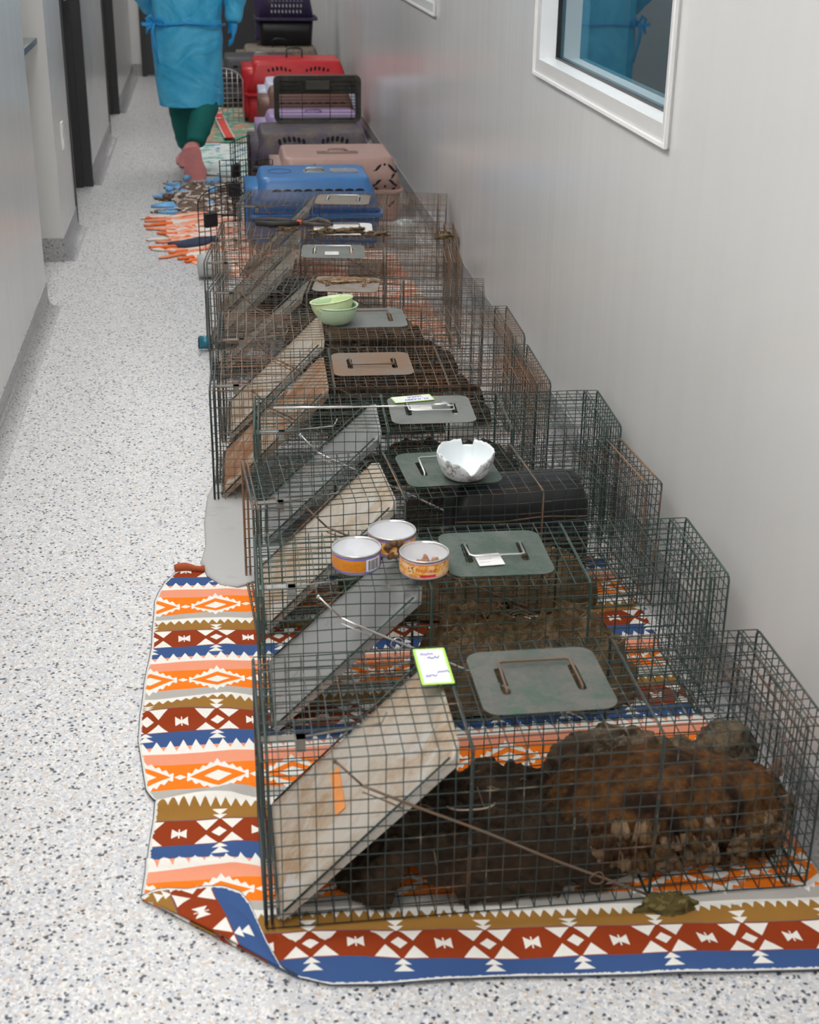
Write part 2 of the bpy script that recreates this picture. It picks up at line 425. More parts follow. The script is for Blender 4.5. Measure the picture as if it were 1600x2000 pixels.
def interp(pts, t):
    if t <= pts[0][0]: return pts[0][1]
    for (a, va), (b, vb) in zip(pts, pts[1:]):
        if t <= b:
            k = (t - a) / (b - a)
            if isinstance(va, tuple): return tuple(p + (q - p) * k for p, q in zip(va, vb))
            return va + (vb - va) * k
    return pts[-1][1]
VM = [(1.40, -1.02), (1.752, 0.), (2.098, 1.), (2.468, 2.), (2.811, 3.), (3.16, 4.01), (3.5, 5.)]
TILT = [(.0, -.034), (.10, -.034), (.38, -.001), (.664, .024), (.93, .041)]
LB = [(0, (.072, 1.713)), (.12, (-.175, 1.93)), (.16, (-.171, 1.99)), (.235, (-.166, 2.082)), (.315, (-.157, 2.195)), (.34, (-.178, 2.238)), (.46, (-.2, 2.413)), (.62, (-.196, 2.629)), (.74, (-.186, 2.782)), (.88, (-.186, 3.003)), (.95, (-.165, 3.10)), (1, (-.137, 3.161))]
def blanket_main():
    bm = bmesh.new(); uvl = bm.loops.layers.uv.new('UVMap'); el = bm.verts.layers.float.new('edge')
    NA, NB = 130, 190; g = []
    C0 = [(0, (.072, 1.713)), (.06, (.125, 1.690)), (.15, (.20, 1.681)), (.35, (.375, 1.676)), (.6, (.60, 1.655)), (1, (.985, 1.625))]
    for j in range(NB + 1):
        b = j / NB; row = []
        for i in range(NA + 1):
            a = i / NA
            l = interp(LB, b); r = (.985 - .03 * b + .012 * sin(9 * b), 1.625 + (3.14 - 1.625) * b)
            c0 = interp(C0, a); c1 = (-.137 + (.93 + .137) * a, 3.161 - .02 * a)
            x = (1 - a) * l[0] + a * r[0] + (1 - b) * c0[0] + b * c1[0] - ((1 - a) * (1 - b) * l[0] * 0 + (1 - a) * (1 - b) * .072 + a * (1 - b) * .985 + (1 - a) * b * -.137 + a * b * .955)
            y = (1 - a) * l[1] + a * r[1] + (1 - b) * c0[1] + b * c1[1] - ((1 - a) * (1 - b) * 1.713 + a * (1 - b) * 1.625 + (1 - a) * b * 3.161 + a * b * 3.14)
            z = .0035
            if x < .02 or y < 1.8:
                f = min(1, max(0, (.03 - x) / .05)) if y >= 1.82 else min(1, max(0, (1.82 - y) / .03))
                z += f * (.004 + .006 * nz(x * 4 + 3, y * 11) + .004 * nz(x * 9, y * 16, 4))
                z += f * .018 * math.exp(-((y - 2.19 - .25 * (x + .1)) / .022) ** 2)
                z += f * .012 * math.exp(-((y - 2.0 + .10 * x) / .014) ** 2)
                z += f * .010 * math.exp(-((y - 2.55 - .3 * x) / .03) ** 2)
                z = max(z, .0025)
            v = bm.verts.new((x, y, z)); row.append(v)
            edx = min(abs(x - l[0]) if b > .12 else 9, abs(y - c0[1]) if a > .0 else 9, .05 if b < 1 else 0)
            v[el] = max(0, min(.05, edx))
        g.append(row)
    for j in range(NB):
        for i in range(NA):
            f = bm.faces.new((g[j][i], g[j][i + 1], g[j + 1][i + 1], g[j + 1][i])); f.smooth = True
            for lp in f.loops:
                x, y, z = lp.vert.co
                lp[uvl].uv = (x - .098, interp(VM, y + max(0, min(1, (2.0 - y) / .12)) * interp(TILT, x)))
    return bm
t = thing('patterned_blanket', 'fleece blanket with orange, blue and rust geometric stripes under the nearest cage traps', 'blanket')
o = obj('blanket_cloth', blanket_main(), M['navajo'], t)
md = o.modifiers.new('thick', 'SOLIDIFY'); md.thickness = .002; md.offset = -1
# folded-over corner flap
P1, P2 = Vector((-.175, 1.93)), Vector((.072, 1.713))
HEM = [(-.175, 1.93), (-.150, 1.945), (-.129, 1.946), (-.099, 1.940), (-.069, 1.944), (-.038, 1.941), (-.01, 1.924), (.005, 1.893), (.014, 1.857), (.028, 1.80), (.049, 1.735), (.072, 1.713)]
bm = bmesh.new(); uvl = bm.loops.layers.uv.new('UVMap'); el = bm.verts.layers.float.new('edge')
dF = (P2 - P1).normalized(); g = []
NS, NT = 60, 26
for i in range(NS + 1):
    k = i / NS; A = P1.lerp(P2, k)
    hp = interp([(q / (len(HEM) - 1), HEM[q]) for q in range(len(HEM))], k); B = Vector(hp); row = []
    for j in range(NT + 1):
        q = j / NT; p = A.lerp(B, q)
        lift = .003 + .009 * sin(PI * min(1, k * 1.02)) * (1 - (2 * q - .35) ** 2 if abs(2 * q - .35) < 1 else 0) + .004 * q
        v = bm.verts.new((p.x, p.y, max(.006, lift + .0045))); v[el] = (B - p).length if i not in (0, NS) else 0; row.append(v)
    g.append(row)
HA = Vector((-.001, 1.935)); hd = (Vector((.062, 1.715)) - HA).normalized()
def refl(p):
    d = p - P1; return P1 + dF * (2 * d.dot(dF)) - d
for i in range(NS):
    for j in range(NT):
        try: f = bm.faces.new((g[i][j], g[i + 1][j], g[i + 1][j + 1], g[i][j + 1]))
        except Exception: continue
        f.smooth = True
        for lp in f.loops:
            q_ = Vector(lp.vert.co.xy) - HA; lp[uvl].uv = (q_.dot(hd) + .03, -.255 + abs(q_.x * hd.y - q_.y * hd.x) / .345)
o = obj('folded_corner', bm, M['navajo'], t); o.modifiers.new('thick', 'SOLIDIFY').thickness = .002
# rolled far edge
bm = bmesh.new(); uvl = bm.loops.layers.uv.new('UVMap')
tube(bm, [(-.14 + .012 * i, 3.165 + .012 * sin(i * .9) * .5 - .0006 * i, .012) for i in range(7)], [.007 + .005 * (.5 + .5 * sin(i)) for i in range(7)], 10)
for f in bm.faces:
    for lp in f.loops: lp[uvl].uv = (lp.vert.co.x, 4.0 + lp.vert.co.z * 3)
o = obj('rolled_edge', bm, plain('rust_fleece', (.34, .07, .02), .9), t, True)

def grid_cloth(name, left, right, mat, parent, z0=.003, wr=.008, seed=0, freq=9, na=60, nb=60, z1=None):
    """left/right: polylines param 0..1 of (x,y)"""
    bm = bmesh.new(); uvl = bm.loops.layers.uv.new('UVMap'); g = []
    for j in range(nb + 1):
        b = j / nb; l = interp(left, b); r = interp(right, b)
        row = []
        for i in range(na + 1):
            a = i / na; x = l[0] * (1 - a) + r[0] * a; y = l[1] * (1 - a) + r[1] * a
            e = min(1, 6 * a, 6 * (1 - a), 6 * b, 6 * (1 - b))
            e2 = 1 if z1 is None else max(0, min(1, (z1 - x) / .06))
            z = z0 + e2 * wr * (.35 + .65 * e) * (.55 + 1.0 * nz(x * 3 + seed, y * freq, seed) + .5 * nz(x * 8, y * freq * 2.3, seed + 3))
            row.append(bm.verts.new((x, y, max(z, z0 * .6))))
        g.append(row)
    for j in range(nb):
        for i in range(na):
            f = bm.faces.new((g[j][i], g[j][i + 1], g[j + 1][i + 1], g[j + 1][i])); f.smooth = True
            for lp, (p, q) in zip(f.loops, ((i, j), (i + 1, j), (i + 1, j + 1), (i, j + 1))): lp[uvl].uv = (p / na, q / nb)
    o = obj(name, bm, mat, parent); o.modifiers.new('thick', 'SOLIDIFY').thickness = .003
    return o
def blotch(name, base, cols, sc=14, kind='World', scale=(1, 1, 1)):
    m = Mat(name, base, .92, spec=.1); c = base
    for i, (col, lo) in enumerate(cols):
        n = m.noise(sc * (1 + .35 * i), 3, .5, kind=kind, scale=(scale[0] * (1 + .07 * i), scale[1], scale[2]), dist=.5)
        c = m.mix(n.smooth(lo, lo + .02), c, col)
    m.color(c); m.bump(m.noise(220, 3, kind=kind), .3, .002); return m.m
# grey mat under the middle traps
bm = bmesh.new()
outl = [(-.045, 3.70), (-.062, 3.60), (-.070, 3.45), (-.066, 3.30), (-.078, 3.2), (-.062, 3.12), (-.03, 3.07), (.01, 3.055), (.06, 3.085), (.12, 3.09), (.40, 3.10), (.40, 3.72), (.1, 3.72)]
ctr = Vector((.1, 3.4)); rings = []
for z, sc in ((.0065, 1), (.0105, .995), (.013, .96), (.0125, .5)):
    rings.append([bm.verts.new((ctr.x + (x - ctr.x) * sc, ctr.y + (y - ctr.y) * sc, z)) for x, y in outl])
for a, b in zip(rings, rings[1:]):
    for j in range(len(outl)):
        bm.faces.new((a[j], a[(j + 1) % len(outl)], b[(j + 1) % len(outl)], b[j])).smooth = True
bm.faces.new(rings[-1]); bm.faces.new(rings[0][::-1])
bmesh.ops.triangulate(bm, faces=bm.faces[:])
o = obj('grey_mat', bm, dirty('grey_rubber_mat', (.40, .40, .395), (.33, .31, .28), .2, .6, 0, 6), smooth=True)
tag(o, 'smooth grey rounded mat lying over the top edge of the patterned blanket', 'mat')

# coral fringed fleece
cor = blotch('coral_fleece', (.88, .38, .25), [((.80, .76, .70), .5), ((.85, .17, .05), .60), ((.10, .30, .10), .68), ((.88, .44, .32), .62)], 6, 'World', (1, 3, 1))
t = thing('coral_fleece_blanket', 'coral and white fringed fleece blanket with green marks under the far cage traps', 'blanket')
grid_cloth('blanket_cloth', [(0, (-.12, 6.28)), (.15, (-.15, 6.42)), (.3, (-.19, 6.62)), (.5, (-.25, 6.85)), (.8, (-.26, 7.2)), (1, (-.12, 7.5))], [(0, (.86, 5.0)), (1, (.80, 6.40))], cor, t, .003, .022, 2, 7, 80, 80, .02)
def strips(parent, name, root, direc, mats, n, L, w, seed, spread=.5):
    rd = random.Random(seed)
    for q in range(n):
        bx, by = root[0] + (root[2] - root[0]) * q / (n - 1), root[1] + (root[3] - root[1]) * q / (n - 1)
        ang = direc + rd.uniform(-spread, spread); l = L * rd.uniform(.6, 1.25)
        pts = []; a = ang
        for k in range(8):
            pts.append((bx, by, .008 + .006 * abs(sin(k * 1.3 + q)))); a += rd.uniform(-.25, .25); bx += cos(a) * l / 7; by += sin(a) * l / 7
        bm = bmesh.new(); tube(bm, pts, [w * (1.1 - .5 * k / 7) * rd.uniform(.7, 1.2) for k in range(8)], 6)
        xf = Matrix.Scale(.55, 4, (0, 0, 1)); xform(bm, xf)
        obj(name, bm, mats[q % len(mats)], parent, True)
corm = [plain('coral_strip', (.85, .27, .13), .9), cor, plain('deep_orange_strip', (.85, .16, .03), .9)]
strips(t, 'fringe', (-.15, 6.45, -.24, 7.25), PI, corm, 11, .13, .017, 5, .3)
strips(t, 'fringe', (-.10, 6.33, -.15, 6.5), PI, [corm[2], corm[2]], 4, .10, .016, 15, .5)
# navy-and-orange fold peeking out
bm = bmesh.new(); tube(bm, [(-.23, 6.66, .012), (-.16, 6.60, .02), (-.08, 6.64, .024), (-.01, 6.7, .02)], [.012, .04, .045, .03], 10); xform(bm, Matrix.Scale(.6, 4, (0, 0, 1)))
obj('navy_fold', bm, plain('navy_fleece', (.04, .06, .11), .9), t, True)

# blue and brown knotted-fringe blanket
brn = blotch('brown_white_fleece', (.19, .13, .10), [((.66, .60, .54), .54), ((.07, .05, .04), .62)], 26)
blu = plain('light_blue_strip', (.22, .48, .80), .9, var=.25)
t = thing('knotted_fringe_blanket', 'brown and white fleece blanket with light blue knotted fringe beside the blue carrier', 'blanket')
grid_cloth('blanket_cloth', [(0, (-.18, 7.3)), (.5, (-.26, 7.75)), (1, (-.14, 8.15))], [(0, (.10, 7.25)), (1, (.13, 8.15))], brn, t, .010, .03, 6, 8, 40, 50)
strips(t, 'fringe', (-.20, 7.35, -.20, 8.15), PI, [blu, brn, blu, blu, blu], 17, .12, .022, 9, .9)
rd = random.Random(4)
for q in range(16):
    bm = bmesh.new(); bmesh.ops.create_icosphere(bm, subdivisions=2, radius=1)
    s = rd.uniform(.018, .03)
    for v in bm.verts: v.co *= s * (1 + .5 * nz(v.co.x * 2 + q, v.co.y * 2, v.co.z * 2)); v.co.z *= .7
    xform(bm, Matrix.Translation((rd.uniform(-.26, .02), rd.uniform(7.45, 8.2), .026)))
    obj('knot', bm, rd.choice([blu, blu, brn]), t, True)
# mint blanket
mint = blotch('mint_fleece', (.60, .80, .74), [((.85, .88, .86), .46), ((.12, .30, .55), .64), ((.24, .55, .46), .60)], 7, 'World', (1, 2.4, 1))
t = thing('mint_blanket', 'pale mint and white fleece blanket with blue marks beyond the raised pink shoe cover', 'blanket')
grid_cloth('blanket_cloth', [(0, (-.10, 8.38)), (.4, (-.10, 8.8)), (1, (-.13, 9.45))], [(0, (.30, 8.35)), (1, (.26, 9.45))], mint, t, .003, .03, 11, 5, 50, 60)
# green and coral blanket
grn = blotch('green_coral_fleece', (.10, .42, .30), [((.85, .28, .20), .53), ((.75, .72, .64), .60), ((.09, .38, .28), .63)], 8, 'World', (1, 3.2, 1))
t = thing('green_coral_blanket', 'green and coral patterned fleece blanket with a red white-edged band, farthest of the blankets', 'blanket')
grid_cloth('blanket_cloth', [(0, (-.08, 9.5)), (1, (-.12, 11.2))], [(0, (.25, 9.5)), (1, (.40, 11.2))], grn, t, .004, .02, 21, 4, 50, 60)
bm = bmesh.new(); pts = [(.10, 9.55), (.075, 9.9), (.05, 10.3), (.03, 10.7)]
for i in range(3):
    (x0, y0), (x1, y1) = pts[i], pts[i + 1]
    for a, b, mi in ((-.035, -.026, 1), (-.026, .026, 0), (.026, .035, 1)):
        vs = [bm.verts.new(p) for p in ((x0 + a, y0, .034), (x0 + b, y0, .034), (x1 + b, y1, .034), (x1 + a, y1, .034), (x0 + a, y0, .028), (x0 + b, y0, .028), (x1 + b, y1, .028), (x1 + a, y1, .028))]
        for f in ((0, 1, 2, 3), (7, 6, 5, 4), (0, 4, 5, 1), (1, 5, 6, 2), (2, 6, 7, 3), (3, 7, 4, 0)): bm.faces.new([vs[q] for q in f]).material_index = mi
obj('red_band', bm, [plain('red_fleece', (.80, .10, .07), .9), M['white_pl']], t)

# ------------------------------------------------------------------ cage traps
def frange(a, b, n): return [a + (b - a) * i / n for i in range(n + 1)]
def trap(name, label, x, y, rz, L, W, H, wire, frame, door, plate, plate_y=None, rod='rod_rust', seed=0, handle='steel', z=.008, hdir=1, detail=True, px=(.375, .60), flip=False, bulge=.002):
    rd = random.Random(seed)
    T = thing('cage_trap', label, 'cage trap', (x, y, z), radians(rz), 'wire cage traps in a row along the corridor')
    def jit(p, k=1):
        return (p[0] + k * bulge * nz(p[0] * 9 + seed, p[1] * 9, p[2] * 9 + 5), p[1] + k * bulge * 1.6 * nz(p[0] * 7, p[1] * 7 + seed, p[2] * 8 + 9), max(.0, p[2] + k * bulge * 1.6 * nz(p[0] * 6, p[1] * 9 + 2, p[2] * 6 + seed)))
    def line(bm, a, b, r, n, ns):
        tube(bm, [jit(Vector(a).lerp(Vector(b), i / n)) for i in range(n + 1)], r, ns, cap=False)
    nx = round(L / .0278); nyy = round(W / .0262); nzz = round(H / .0255); r = .0011
    ys, zs, xs = frange(0, W, nyy), frange(0, H, nzz), frange(0, L, nx)
    wm = M[wire]
    def panel(nm, plane):
        bm = bmesh.new(); k = 4
        if plane in ('near', 'far'):
            yy = 0 if plane == 'near' else W
            for zz in zs[:-1]: line(bm, (0, yy, zz), (L, yy, zz), r, 24, k)
            for xx in xs: line(bm, (xx, yy, 0), (xx, yy, H), r, 6, k)
        elif plane in ('top', 'floor'):
            zz = H if plane == 'top' else 0
            for yy in ys: line(bm, (0, yy, zz), (L, yy, zz), r, 24, k)
            for xx in xs: line(bm, (xx, 0, zz), (xx, W, zz), r, 6, k)
        else:
            xx = L if plane == 'end' else L - .036
            for yy in ys: line(bm, (xx, yy, 0), (xx, yy, H), r, 5, k)
            for zz in zs: line(bm, (xx, 0, zz), (xx, W, zz), r, 5, k)
        return obj(nm, bm, wm, T)
    panel('near_mesh_panel', 'near'); panel('far_mesh_panel', 'far'); panel('top_mesh_panel', 'top'); panel('floor_mesh_panel', 'floor')
    panel('end_mesh_panel', 'end'); panel('rear_door_mesh', 'rear')
    for xx, rr in ((0, .0030), (.010, .0026), (L * .36, .0021), (L * .70, .0021), (L - .036, .0022), (L, .0024)):
        c = [(xx, 0, 0), (xx, 0, H), (xx, W, H), (xx, W, 0)]
        pts = []
        for i in range(4): 
            a, b = Vector(c[i]), Vector(c[(i + 1) % 4])
            pts += [jit(a.lerp(b, .03), .5), jit(a.lerp(b, .5), .5), jit(a.lerp(b, .97), .5)]
        bm = bmesh.new(); tube(bm, pts, rr, 6, closed=True); obj('frame_hoop', bm, M[frame], T)
    # sloping trap door plate with folded side lips
    x0, z0, x1, z1 = .020, .012, L * .345, H - .014
    ln = sqrt((x1 - x0) ** 2 + (z1 - z0) ** 2); ang = math.atan2(z1 - z0, x1 - x0)
    bm = bmesh.new(); nU, nV = 24, 10; top = []; bot = []
    for i in range(nU + 1):
        rt, rb = [], []
        for j in range(nV + 1):
            u, v = i / nU * ln, .012 + (W - .024) * j / nV
            cut = 0
            if i == nU: cut = .018 if j in (0, nV) else 0
            h = .0015 * nz(u * 9 + seed, v * 9) 
            lip = .012 if j in (0, nV) else 0
            rt.append(bm.verts.new((u - cut, v, h + .0008 + lip * 0))); rb.append(bm.verts.new((u - cut, v, h - .0008 - lip)))
        top.append(rt); bot.append(rb)
    for i in range(nU):
        for j in range(nV):
            bm.faces.new((top[i][j], top[i + 1][j], top[i + 1][j + 1], top[i][j + 1])).smooth = True
            bm.faces.new((bot[i][j + 1], bot[i + 1][j + 1], bot[i + 1][j], bot[i][j])).smooth = True
    for i in range(nU):
        bm.faces.new((top[i][0], bot[i][0], bot[i + 1][0], top[i + 1][0])); bm.faces.new((bot[i][nV], top[i][nV], top[i + 1][nV], bot[i + 1][nV]))
    for j in range(nV):
        bm.faces.new((top[0][j + 1], bot[0][j + 1], bot[0][j], top[0][j])); bm.faces.new((top[nU][j], bot[nU][j], bot[nU][j + 1], top[nU][j + 1]))
    xform(bm, Matrix.Translation((x0, 0, z0)) @ Matrix.Rotation(-ang, 4, 'Y'))
    D = obj('trap_door', bm, M[door], T)
    bm = bmesh.new(); tube(bm, [(x0, .012, z0 + .004), (x0, W - .012, z0 + .004)], .003, 6)
    for yy in (.010, W - .010): tube(bm, [(x0 + .01, yy, z0 + .012), (x1 - .02, yy, z1 - .006)], .0022, 6)
    obj('door_rim', bm, M[frame], D)
    # handle plate
    py = (W - .205) / 2 if plate_y is None else plate_y
    pa, pb = px; pw = .205 if plate_y is None else .205
    pw = min(pw, W - .05); zt = H + .0025
    bm = bmesh.new()
    poly = rrect(pa, pb, py, py + pw, .028, 6)
    cxs = (pa + .048, pb - .048); sl = (py + pw * .30, py + pw * .72)
    edges = []
    def loopv(pts, zz): return [bm.verts.new((a, b, zz)) for a, b in pts]
    holes = [rrect(c - .0075, c + .0075, sl[0], sl[1], .006, 3) for c in cxs]
    for zz in (zt, zt + .0014):
        es = []
        for lp in [poly] + holes:
            vs = loopv(lp, zz); es += [bm.edges.new((vs[i], vs[(i + 1) % len(vs)])) for i in range(len(vs))]
        bmesh.ops.triangle_fill(bm, use_beauty=True, edges=es)
        edges.append(es)
    for ea, eb in zip(*edges):
        a, b = ea.verts; c, d = eb.verts
        try: bm.faces.new((a, b, d, c))
        except Exception: pass
    bmesh.ops.recalc_face_normals(bm, faces=bm.faces[:])
    Pp = obj('handle_plate', bm, M[plate], T)
    for v in Pp.data.vertices: v.co.z += .002 * nz(v.co.x * 11 + seed, v.co.y * 11)
    bm = bmesh.new(); zh = zt + .006
    if hdir > 0: ya, yb = sl[0] + .006, sl[1] + .004
    else: ya, yb = sl[1] - .01, sl[0] + .018
    tube(bm, [(cxs[0], ya, zt - .012), (cxs[0], ya, zh), (cxs[0] + .002, yb, zh + .003), (cxs[0] + .010, yb + .004 * hdir, zh + .003), (cxs[1] - .010, yb + .004 * hdir, zh + .003), (cxs[1] - .002, yb, zh + .003), (cxs[1], ya, zh), (cxs[1], ya, zt - .012)], .0024, 8)
    obj('carry_handle', bm, M[handle], T, True)
    # latch rod on the near side, hook and ring
    R = M[rod]; bm = bmesh.new()
    p0, p1, p2 = (L * .125, -.006, H - .002), (L * .17, -.009, H - .048), (L * .70, -.007, .008)
    if detail:
        tube(bm, [p0, p1], .0020, 6)
        P = Vector(p1); Q = Vector(p2); tube(bm, [P.lerp(Q, k / 12) + Vector((0, -.002 * sin(k), 0)) for k in range(13)], .0024, 7)
        q = P.lerp(Q, .13); tube(bm, [P + Vector((.0, 0, -.012)), P.lerp(Q, .07) + Vector((0, -.003, -.010)), P.lerp(Q, .13) + Vector((0, -.003, -.012))], .0015, 6)
        q = P.lerp(Q, .22 if seed % 2 else .80)
        tube(bm, [q + Vector((.012 * cos(k * 2 * PI / 12), -.002 + .002 * sin(k), -.004 + .012 * sin(k * 2 * PI / 12))) for k in range(12)], .0013, 6, closed=True)
        tube(bm, [Vector(p0) + Vector((.004 * cos(k), -.001 * k * .3, -.006 + .002 * k)) for k in range(6)], .0022, 6)
        obj('latch_rod', bm, R, T, True)
        # trigger bracket inside the top and its rod
        bm = bmesh.new(); box(bm, .004, .075, W * .30, W * .30 + .016, H - .030, H - .026); box(bm, .060, .075, W * .30, W * .30 + .016, H - .05, H - .026)
        tube(bm, [(.07, W * .34, H - .03), (.20, W * .38, H - .022), (.21, W * .40, H - .005)], .002, 6)
        obj('trigger_bracket', bm, M['zinc' if door == 'zinc' else 'plate_tan'], T)
    # treadle plate on the trap floor
    bm = bbox(L * .52, L * .68, .03, W - .03, .010, .012); obj('treadle', bm, M['plate_tan'], T)
    return T
G = {}
G[1] = trap('t1', 'nearest green wire cage trap holding shaggy brown fur, white lime-edged card on top', .030, 1.828, 0.2, .912, .325, .318, 'green_wire', 'green_wire', 'zinc_tan', 'plate_green2', .085, seed=2, handle='rod_rust', px=(.365, .590))
G[2] = trap('t2', 'clean dark green wire cage trap with three food cans on its top', .045, 2.390, -.6, .922, .285, .312, 'green_wire2', 'green_wire2', 'zinc', 'plate_green', .04, seed=3, rod='steel', px=(.375, .585), hdir=-1)
G[3] = trap('t3', 'green wire cage trap with broken white bowl on its top plate', .050, 2.810, 3.3, .928, .300, .308, 'green_wire', 'rust_wire', 'zinc_tan', 'plate_green', .06, seed=4, px=(.355, .575), hdir=1)
G[4] = trap('t4', 'dark green wire cage trap with metal rod and name tag on its grey plate', .066, 3.270, -2.4, .918, .285, .308, 'green_wire2', 'green_wire2', 'zinc', 'plate_grey', .045, seed=5, rod='steel', px=(.345, .560), hdir=-1)
G[5] = trap('t5', 'rusty wire cage trap with orange-brown rusted top plate and handle folded down', -.040, 3.580, -1.6, .915, .350, .320, 'rust_wire', 'green_wire', 'zinc_rust', 'plate_rust', .085, seed=6, handle='rod_rust', px=(.335, .555), hdir=-1)
G[6] = trap('t6', 'rust-stained wire cage trap with two nested pale green bowls on top', -.015, 4.035, -1.5, .915, .330, .315, 'brown_wire', 'green_wire', 'zinc_tan', 'plate_grey', .105, seed=8, handle='rod_rust', px=(.35, .575))
G[7] = trap('t7', 'angled grey wire cage trap with mud-caked top plate behind the green bowls', -.045, 4.640, -10.0, .920, .245, .305, 'grey_wire', 'grey_wire', 'plate_tan', 'plate_mud', .02, seed=9, handle='rod_rust', px=(.345, .565))
G[8] = trap('t8', 'grey wire cage trap with white printed sticker on its clean grey plate', -.055, 4.985, -5.5, .918, .300, .318, 'brown_wire', 'grey_wire', 'plate_tan', 'plate_grey', .055, seed=10, px=(.34, .57))
G[9] = trap('t9', 'brown wire cage trap with white litter-strewn plate and black gloves on top', -.010, 5.385, -4.5, .930, .300, .308, 'brown_wire', 'rust_wire', 'plate_tan', 'white_pl', .06, seed=11, handle='rod_rust', px=(.37, .60))
G[10] = trap('t10', 'farthest wire cage trap with stained grey plate in front of the blue carrier', .085, 6.020, -9.5, .880, .330, .305, 'brown_wire', 'grey_wire', 'plate_tan', 'plate_tan', .045, seed=12, px=(.32, .55))
# orange sticker on nearest trap door
bm = bmesh.new(); box(bm, .150, .172, .125, .245, .0022, .0030)
a = math.atan2(.318 - .026, .912 * .345 - .02); xform(bm, Matrix.Translation((.02, 0, .012)) @ Matrix.Rotation(-a, 4, 'Y'))
xform(bm, Matrix.Translation((0, .0, 0)))
o = obj('orange_sticker', bm, M['orange_sticker'], [c for c in G[1].children if c.name.startswith('trap_door')][0])
o['label'] = 'orange sticker strip'

# ------------------------------------------------------------------ things on top of the traps
def can(label, x, y, z, lab, kind):
    T = thing('food_can', label, 'can', (x, y, z), 0, 'open pet food cans on the trap')
    R, Hc = .048, .042
    bm = bmesh.new(); lathe(bm, [(0, .001), (R - .006, .001), (R - .003, .0), (R - .001, .004), (R, .0055)], 48)
    lathe(bm, [(R, Hc - .005), (R + .001, Hc - .001), (R + .0008, Hc + .0012), (R - .0012, Hc + .001), (R - .0022, Hc - .003)], 48)
    obj('metal_rim', bm, M['steel'], T, True)
    bm = bmesh.new(); lathe(bm, [(R - .0022, Hc - .003), (R - .0024, .004), (R - .006, .0025), (0, .0025)], 48); obj('inner_lining', bm, plain('can_lining', (.74, .75, .78), .3, var=.04), T, True)
    bm = bmesh.new(); lathe(bm, [(R, .0055), (R + .0003, .012), (R + .0003, Hc - .010), (R, Hc - .005)], 64)
    m = Mat('can_label_' + kind, lab[0], .35); tc = m.new('ShaderNodeTexCoord'); sp = m.new('ShaderNodeSeparateXYZ'); m.nt.links.new(tc.outputs['Object'], sp.inputs[0])
    xx, yy, zz = [X(m.nt, o) for o in sp.outputs]
    edge = (zz < .0085) | (zz > Hc - .0085)
    if kind == 'plain':
        c = m.mix(edge, (.75, .27, .015), (.20, .17, .62))
        white = (xx > .013) & (yy < 0)
        c = m.mix(white, c, (.16, .13, .55)); w2 = (xx.rng(.0145, .0430)) & (yy < 0) & zz.rng(.008, Hc - .008); c = m.mix(w2, c, (.82, .82, .84))
        bars = (((xx * 620).frac() < .5) | ((xx * 250).frac() < .3)) & xx.rng(.0185, .0395) & (yy < 0) & zz.rng(.010, Hc - .011)
        c = m.mix(bars, c, (.05, .05, .08))
        tx = ((zz * 330).frac() < .45) & (m.noise(420, 1) > .5) & (xx.rng(-.03, .012)) & (yy < 0) & zz.rng(.012, .026)
        c = m.mix(tx, c, (.45, .13, .01))
    else:
        n = m.noise(55, 3, .6, dist=1.5); n2 = m.noise(90, 3, .5, dist=1.)
        c = m.mix(n.smooth(.48, .52), (.88, .38, .03), (.92, .62, .32)); c = m.mix(n2.smooth(.62, .66), c, (.33, .10, .03))
        c = m.mix(edge, c, (.80, .10, .04) if kind != 'dirty' else (.25, .2, .6))
        c = m.mix((zz > Hc - .0065) | (zz < .007), c, (.78, .75, .76) if kind != 'dirty' else (.25, .22, .55))
    m.color(c); obj('paper_label', bm, m.m, T, True)
    return T, R, Hc
zt2 = .008 + .312 + .002
can('orange and purple food can with white barcode panel, leftmost on the trap', .243, 2.500, zt2, ((.8, .3, .02),), 'plain')
T, R, Hc = can('food can holding brown food scraps, orange picture label with red bar', .372, 2.462, zt2 + .001, ((.8, .3, .02),), 'picture')
def wrap(body, size, a0, zc, mat, par, R, nm='lettering', sx=1):
    bm = text_mesh(body, size)
    for v in bm.verts:
        a = a0 + v.co.x * sx / R; rr = R + .0006 + v.co.z
        v.co = Vector((rr * cos(a), rr * sin(a), zc + v.co.y))
    return obj(nm, bm, mat, par)
wrap('Friskies', .0125, -PI / 2 - .1, Hc * .56, plain('deep_orange_print', (.85, .16, .02), .4), T, R + .0003)
def band(a0, a1, z0, z1, mat, par, R, nm):
    bm = bmesh.new(); vs = [[bm.verts.new(((R + .0006) * cos(a), (R + .0006) * sin(a), z)) for z in (z0, z1)] for a in frange(a0, a1, 10)]
    for p, q in zip(vs, vs[1:]): bm.faces.new((p[0], q[0], q[1], p[1]))
    return obj(nm, bm, mat, par)
band(-PI / 2 - .3, -PI / 2 + .35, .0095, .0145, plain('red_print', (.75, .03, .06), .4), T, R, 'label_bar')
bm = bmesh.new(); rd = random.Random(3)
for q in range(12):
    b2 = bmesh.new(); bmesh.ops.create_icosphere(b2, subdivisions=2, radius=rd.uniform(.006, .010))
    for v in b2.verts: v.co *= 1 + .6 * nz(v.co.x * 120 + q, v.co.y * 120, v.co.z * 120)
    a, r_ = rd.uniform(0, 2 * PI), rd.uniform(0, .027)
    xform(b2, Matrix.Translation((r_ * cos(a) + .004, r_ * sin(a) + .004, .009 + rd.uniform(0, .008))))
    me = bpy.data.meshes.new('x'); b2.to_mesh(me); b2.free(); bm.from_mesh(me); bpy.data.meshes.remove(me)
obj('food_scraps', bm, plain('meat_chunks', (.33, .15, .08), .5, var=.4, sc=90), T, True)
T, R, Hc = can('dirty food can with mud stuck to its front, standing behind the other two', .322, 2.572, zt2, ((.8, .3, .02),), 'dirty')
bm = bmesh.new()
